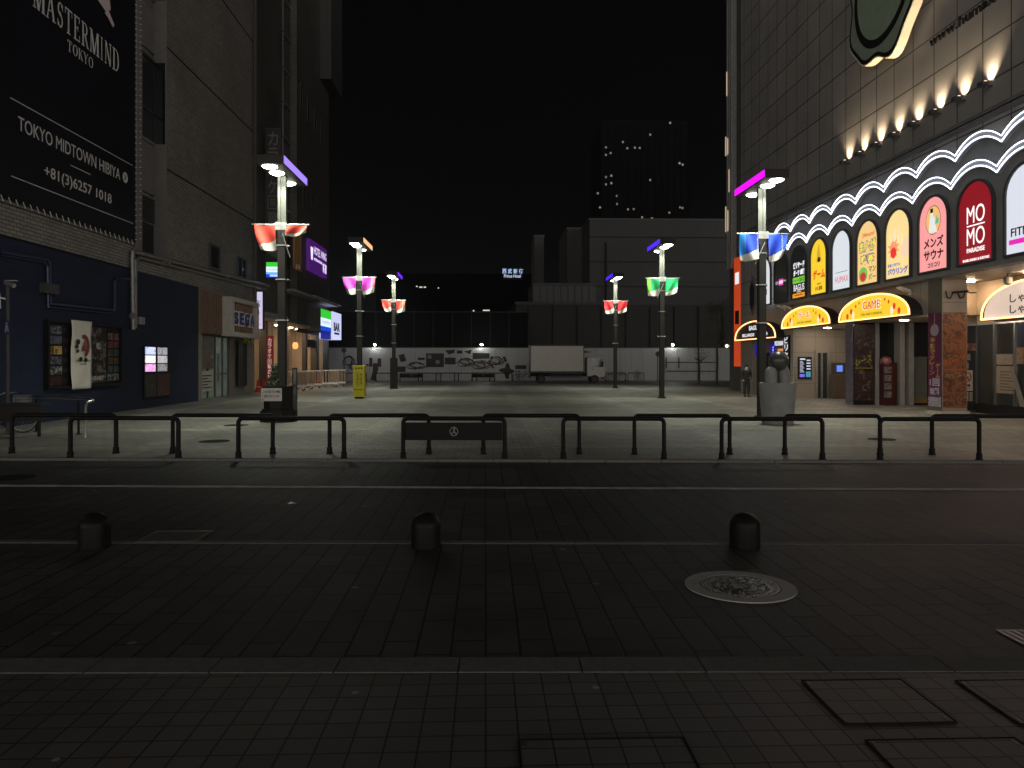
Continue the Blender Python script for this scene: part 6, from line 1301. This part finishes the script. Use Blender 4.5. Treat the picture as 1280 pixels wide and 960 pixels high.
for (X, Y, br) in ((105, 265, .25), (105, 322, .25), (140, 308, .2), (232, 225, .3), (265, 272, .3), (322, 268, .45), (358, 270, .25), (437, 170, .35), (586, 82, .6), (105, 488, .2), (145, 478, .5), (105, 543, .3), (145, 534, .5), (436, 510, .4), (657, 384, .9), (680, 395, .5), (270, 730, .3), (313, 728, .2), (376, 790, .5), (450, 798, .8), (580, 755, .25), (660, 716, .2), (678, 720, .35), (185, 630, .08), (188, 690, .1), (60, 716, .6), (44, 610, .5)):
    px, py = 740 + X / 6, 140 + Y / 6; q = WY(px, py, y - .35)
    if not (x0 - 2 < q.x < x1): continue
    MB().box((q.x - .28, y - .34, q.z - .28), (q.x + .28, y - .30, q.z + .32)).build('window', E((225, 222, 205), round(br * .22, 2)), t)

# truck
def truck():
    q = G(697, 479, .03); c_ = Vector((q.x, q.y + .8, .03)); t = thing('box_truck', 'white box truck parked before the hoarding, cab to the photo\'s right hand', 'truck', c_)
    X = lambda a: c_.x + a; y0, y1 = c_.y - .9, c_.y + .9
    MB().box((X(-2.25), y0, .95), (X(2.15), y1, 3.12)).build('cargo_box', M('box_white', (.50, .50, .45), .45, noise=.05), t, bevel=.015)
    mb = MB()
    for (z0, z1) in ((.90, 1.02), (3.06, 3.16)): mb.box((X(-2.28), y0 - .03, z0), (X(2.18), y1 + .03, z1))
    for a in (-2.28, 2.10): mb.box((X(a), y0 - .032, 1.02), (X(a + .08), y1 + .032, 3.06))
    mb.build('box_trim', MAT['alu'], t)
    MB().box((X(-2.2), y0 + .3, .58), (X(3.6), y1 - .3, .88)).build('chassis', MAT['blackm'], t)
    F = lambda s, z, d: Vector((X(s), c_.y + d, z))
    cab = [(2.42, .62), (3.86, .50), (3.92, .82), (3.88, 1.36), (3.66, 2.06), (3.50, 2.14), (2.55, 2.16), (2.42, 2.05)]
    MB().prism(F, cab, -.82, .82).build('cab', M('cab_white', (.50, .50, .46), .35, noise=.05), t, bevel=.04)
    MB().prism(F, [(2.72, 1.36), (3.74, 1.36), (3.56, 2.0), (2.72, 2.03)], -.835, .835).build('side_window', MAT['glass'], t)
    mb = MB(); mb.prism(lambda s, z, d: Vector((X(s), c_.y + d, z)), [(3.885, 1.40), (3.90, 1.40), (3.70, 2.04), (3.675, 2.04)], -.74, .74); mb.build('windscreen', MAT['glass'], t)
    mb = MB(); mb.box((X(2.78), c_.y - .85, 1.16), (X(2.96), c_.y - .82, 1.20)); mb.build('door_handle', MAT['black'], t)
    mb = MB(); mb.box((X(3.62), c_.y - 1.06, 1.42), (X(3.72), c_.y - .92, 1.82)); mb.cyl((X(3.66), c_.y - .84, 1.72), (X(3.66), c_.y - .95, 1.72), .015, n=6); mb.build('mirror', MAT['black'], t)
    for s_ in (-1, 1): MB().box((X(3.88), c_.y + s_ * .62 - .14, .70), (X(3.94), c_.y + s_ * .62 + .14, .86)).build('headlight', MAT['steel'], t)
    MB().box((X(3.80), c_.y - .84, .36), (X(3.98), c_.y + .84, .58)).build('bumper', MAT['grey'], t, bevel=.03)
    for a in (-1.35, 3.05):
        for s_ in (-1, 1):
            w_ = MB().cyl((X(a), c_.y + s_ * .62, .37), (X(a), c_.y + s_ * .86, .37), .34, n=24).build('wheel', MAT['rubber'], t, smooth=40); MB().cyl((X(a), c_.y + s_ * .861, .37), (X(a), c_.y + s_ * .875, .37), .19, n=18).build('rim', MAT['dgrey'], w_)
    mb = MB()
    for k in range(3): mb.box((X(-.6), y0 + .02, .5 + k * .14), (X(2.0), y0 + .05, .56 + k * .14))
    mb.box((X(-2.3), y0 + .1, .45), (X(-2.24), y1 - .1, .62)); mb.build('side_guard', MAT['dgrey'], t)
truck()
for i, (px, lab) in enumerate(((652, 'dark bicycle parked before the hoarding by the tail of the truck'), (647, 'second dark bicycle by the tail of the truck, farther from it'), (771, 'dark bicycle parked by the red bannered lamp'), (797, 'dark bicycle parked farther along the hoarding than the red bannered lamp'))):
    q = WY(px, 478, hy - 2.2 - .5 * (i % 2)); bicycle((q.x, q.y, .03), R_(10 + 50 * (i % 2)), lab, 'bicycles by the hoarding')
# round no parking style signs far off
for px, py, lab in ((430, 438, 'round road sign on a thin dark post near the crowd barriers, before the hoarding'), (822, 442.5, 'round road sign on a dark post just beside the green bannered lamp')):
    y = hy - 3; q = WY(px, py, y); t = thing('road_sign', lab, 'road sign', (q.x, y, .03)); MB().cyl((q.x, y, .03), (q.x, y, q.z + .25), .045, n=8).build('post', MAT['dgrey'], t); MB().cyl((q.x, y - .06, q.z), (q.x, y - .09, q.z), .22, n=24).build('sign_disc', MAT['dgrey'], t)
    MB().lathe((q.x, y - .1, q.z), [(.001, 0), (.001, .001)], 6) if False else None
# fenced frame on the far end of the hoarding
mb = MB(); y = hy - .05
for px in (833, 848.5, 873, 896): a = WY(px, 452, y).x; mb.box((a - .05, y - .04, .03 if px > 850 else 1.2), (a + .05, y, 3.05 if px > 850 else 2.2))
for py in (453, 464): a, b, z = WY(833, py, y).x, WY(896, py, y).x, WY(860, py, y).z; mb.box((a, y - .08, z - .04), (b, y - .04, z + .04))
tag(mb.build('site_gate', MAT['dgrey']), 'dark rail and post frame of the site gate at the end of the hoarding', 'gate')
q = WY(916, 432, hy - 4); t = thing('twin_lamp', 'small twin warm white lamp by the orange sign', 'lamp', (q.x - .5, q.y, q.z))
q = WY(911, 432.5, 55); t.location = q; MB().sphere((q.x - .14, q.y, q.z), .13, 12, 8).build('bulb', E((255, 240, 215), 1.6), t); MB().sphere((q.x + .16, q.y, q.z), .12, 12, 8).build('bulb', E((255, 225, 190), 1.3), t); MB().box((q.x - .2, q.y + .05, q.z + .1), (q.x + 4, q.y + .1, q.z + .16)).build('arm', MAT['dgrey'], t)
# trees
def tree(px, pyb, h, label, seed, spread=1.0, nleaf=900):
    rnd = random.Random(seed); q = G(px, pyb, .03); t = thing('young_tree', label, 'tree', (q.x, q.y, .03), 'young trees by the orange sign')
    mb = MB(); mb.tube([(q.x, q.y, .03), (q.x + .05, q.y, h * .3), (q.x - .04, q.y + .05, h * .6), (q.x + .05, q.y, h * .92)], [.07, .055, .04, .012], 8); tips = []
    for k in range(16):
        z = h * rnd.uniform(.38, .9); a = rnd.uniform(0, 6.28); L_ = spread * rnd.uniform(.5, 1.2) * (1.25 - z / h * .8)
        p0 = Vector((q.x, q.y, z)); p1 = p0 + Vector((math.cos(a) * L_ * .5, math.sin(a) * L_ * .5, L_ * .45)); p2 = p0 + Vector((math.cos(a + .3) * L_, math.sin(a + .3) * L_, L_ * .75)); mb.tube([p0, p1, p2], [.025, .016, .006], 5); tips += [p1, p2, (p1 + p2) / 2]
    mb.build('trunk', MAT['bark'], t, smooth=60)
    mb = MB()
    for k in range(nleaf):
        c_ = rnd.choice(tips) + Vector((rnd.gauss(0, .20), rnd.gauss(0, .20), rnd.gauss(0, .20))); d1 = Vector((rnd.gauss(0, 1), rnd.gauss(0, 1), rnd.gauss(0, 1))).normalized() * .06; d2 = d1.orthogonal().normalized() * .03
        mb.add([c_ - d1, c_ + d2, c_ + d1, c_ - d2], [(0, 1, 2, 3)])
    mb.build('crown', MAT['leaf'], t)
tree(896.5, 481, 6.6, 'slim young tree with sparse leaves, the one with the pale trunk', 4, 1.5, 1100)
tree(921.5, 483, 5.2, 'thin bare branched young tree standing against the orange sign', 9, .8, 260)
tree(874, 480, 4.0, 'thin young tree with few leaves, farther from the orange sign', 12, .8, 200)

# ================================================================== THE PERSON by the bar doorway
q = G(933, 496, .03); hgt = WY(933, 456.5, q.y).z - .03; s_ = hgt / 1.68
t = thing('person', 'person in dark clothes with a white face mask standing by the bar doorway', 'person', (q.x, q.y, .03))
def S(v): return (q.x + v[0] * s_, q.y + v[1] * s_, .03 + v[2] * s_)
V = [(0, 0, .92), (0, 0, 1.08), (0, .01, 1.25), (0, .01, 1.38), (0, 0, 1.46), (0, -.01, 1.56), (0, -.01, 1.64),
     (-.10, 0, .86), (-.10, -.02, .48), (-.10, .03, .09), (-.10, -.12, .04), (.10, 0, .86), (.11, -.03, .48), (.10, .0, .09), (.11, -.15, .04),
     (-.18, .01, 1.36), (-.23, .03, 1.10), (-.20, -.10, .90), (.18, .01, 1.36), (.23, .03, 1.10), (.14, -.16, .98), (-.18, -.15, .83), (.09, -.20, .98)]
Ed = [(0, 1), (1, 2), (2, 3), (3, 4), (4, 5), (5, 6), (0, 7), (7, 8), (8, 9), (9, 10), (0, 11), (11, 12), (12, 13), (13, 14), (3, 15), (15, 16), (16, 17), (3, 18), (18, 19), (19, 20), (17, 21), (20, 22)]
Rr = [.13, .125, .145, .12, .06, .085, .07, .088, .06, .042, .035, .088, .06, .042, .035, .062, .045, .035, .062, .045, .035, .03, .03]
vs, fs = skin(V, Ed, Rr, 2); MB().add([S(v) for v in vs], fs).build('body', MAT['skin'], t, smooth=80)
def shell(idx, grow, name, mat):
    mp_ = {i: k for k, i in enumerate(idx)}; ed = [(mp_[a], mp_[b]) for a, b in Ed if a in mp_ and b in mp_]
    vs, fs = skin([V[i] for i in idx], ed, [Rr[i] + grow for i in idx], 2); MB().add([S(v) for v in vs], fs).build(name, mat, t, smooth=80)
shell([0, 1, 2, 3, 4, 15, 16, 17, 18, 19, 20], .042, 'coat', MAT['cloth']); shell([0, 1, 7, 8, 9, 11, 12, 13], .03, 'trousers', MAT['cloth2'])
for a in (9, 13): v = V[a]; mb = MB(); mb.sphere(S((v[0], v[1] - .07, .045)), .13 * s_, 12, 8, sc=(.42, 1.1, .42)); mb.build('shoe', MAT['black'], t, smooth=80)
mb = MB(); mb.sphere(S((0, .02, 1.645)), .128 * s_, 16, 10, sc=(.92, 1.0, .80)); mb.build('hair', MAT['hair'], t, smooth=80)
mb = MB(); mb.sphere(S((0, -.055, 1.525)), .07 * s_, 14, 8, sc=(.95, .75, .72)); mb.build('face_mask', MAT['white'], t, smooth=80)
mb = MB(); mb.sphere(S((.16, -.14, 1.0)), .10 * s_, 12, 8, sc=(.9, .6, .8)); mb.build('shoulder_bag', MAT['dgrey'], t, smooth=80)
# ================================================================== thin night air
hm = bpy.data.materials.new('night_air'); hm.use_nodes = True; hn = hm.node_tree; hn.nodes.clear()
ho = hn.nodes.new('ShaderNodeOutputMaterial'); hv = hn.nodes.new('ShaderNodeVolumePrincipled')
hv.inputs['Density'].default_value = .0003; hv.inputs['Anisotropy'].default_value = .7; hv.inputs['Color'].default_value = (.86, .92, 1, 1)
hn.links.new(hv.outputs[0], ho.inputs['Volume'])
tag(MB().box((-520, -75, -1.03), (520, 920, 78)).build('haze', hm), 'thin night haze that glows faintly round the lamps', 'haze', kind='stuff')
bpy.context.view_layer.update()
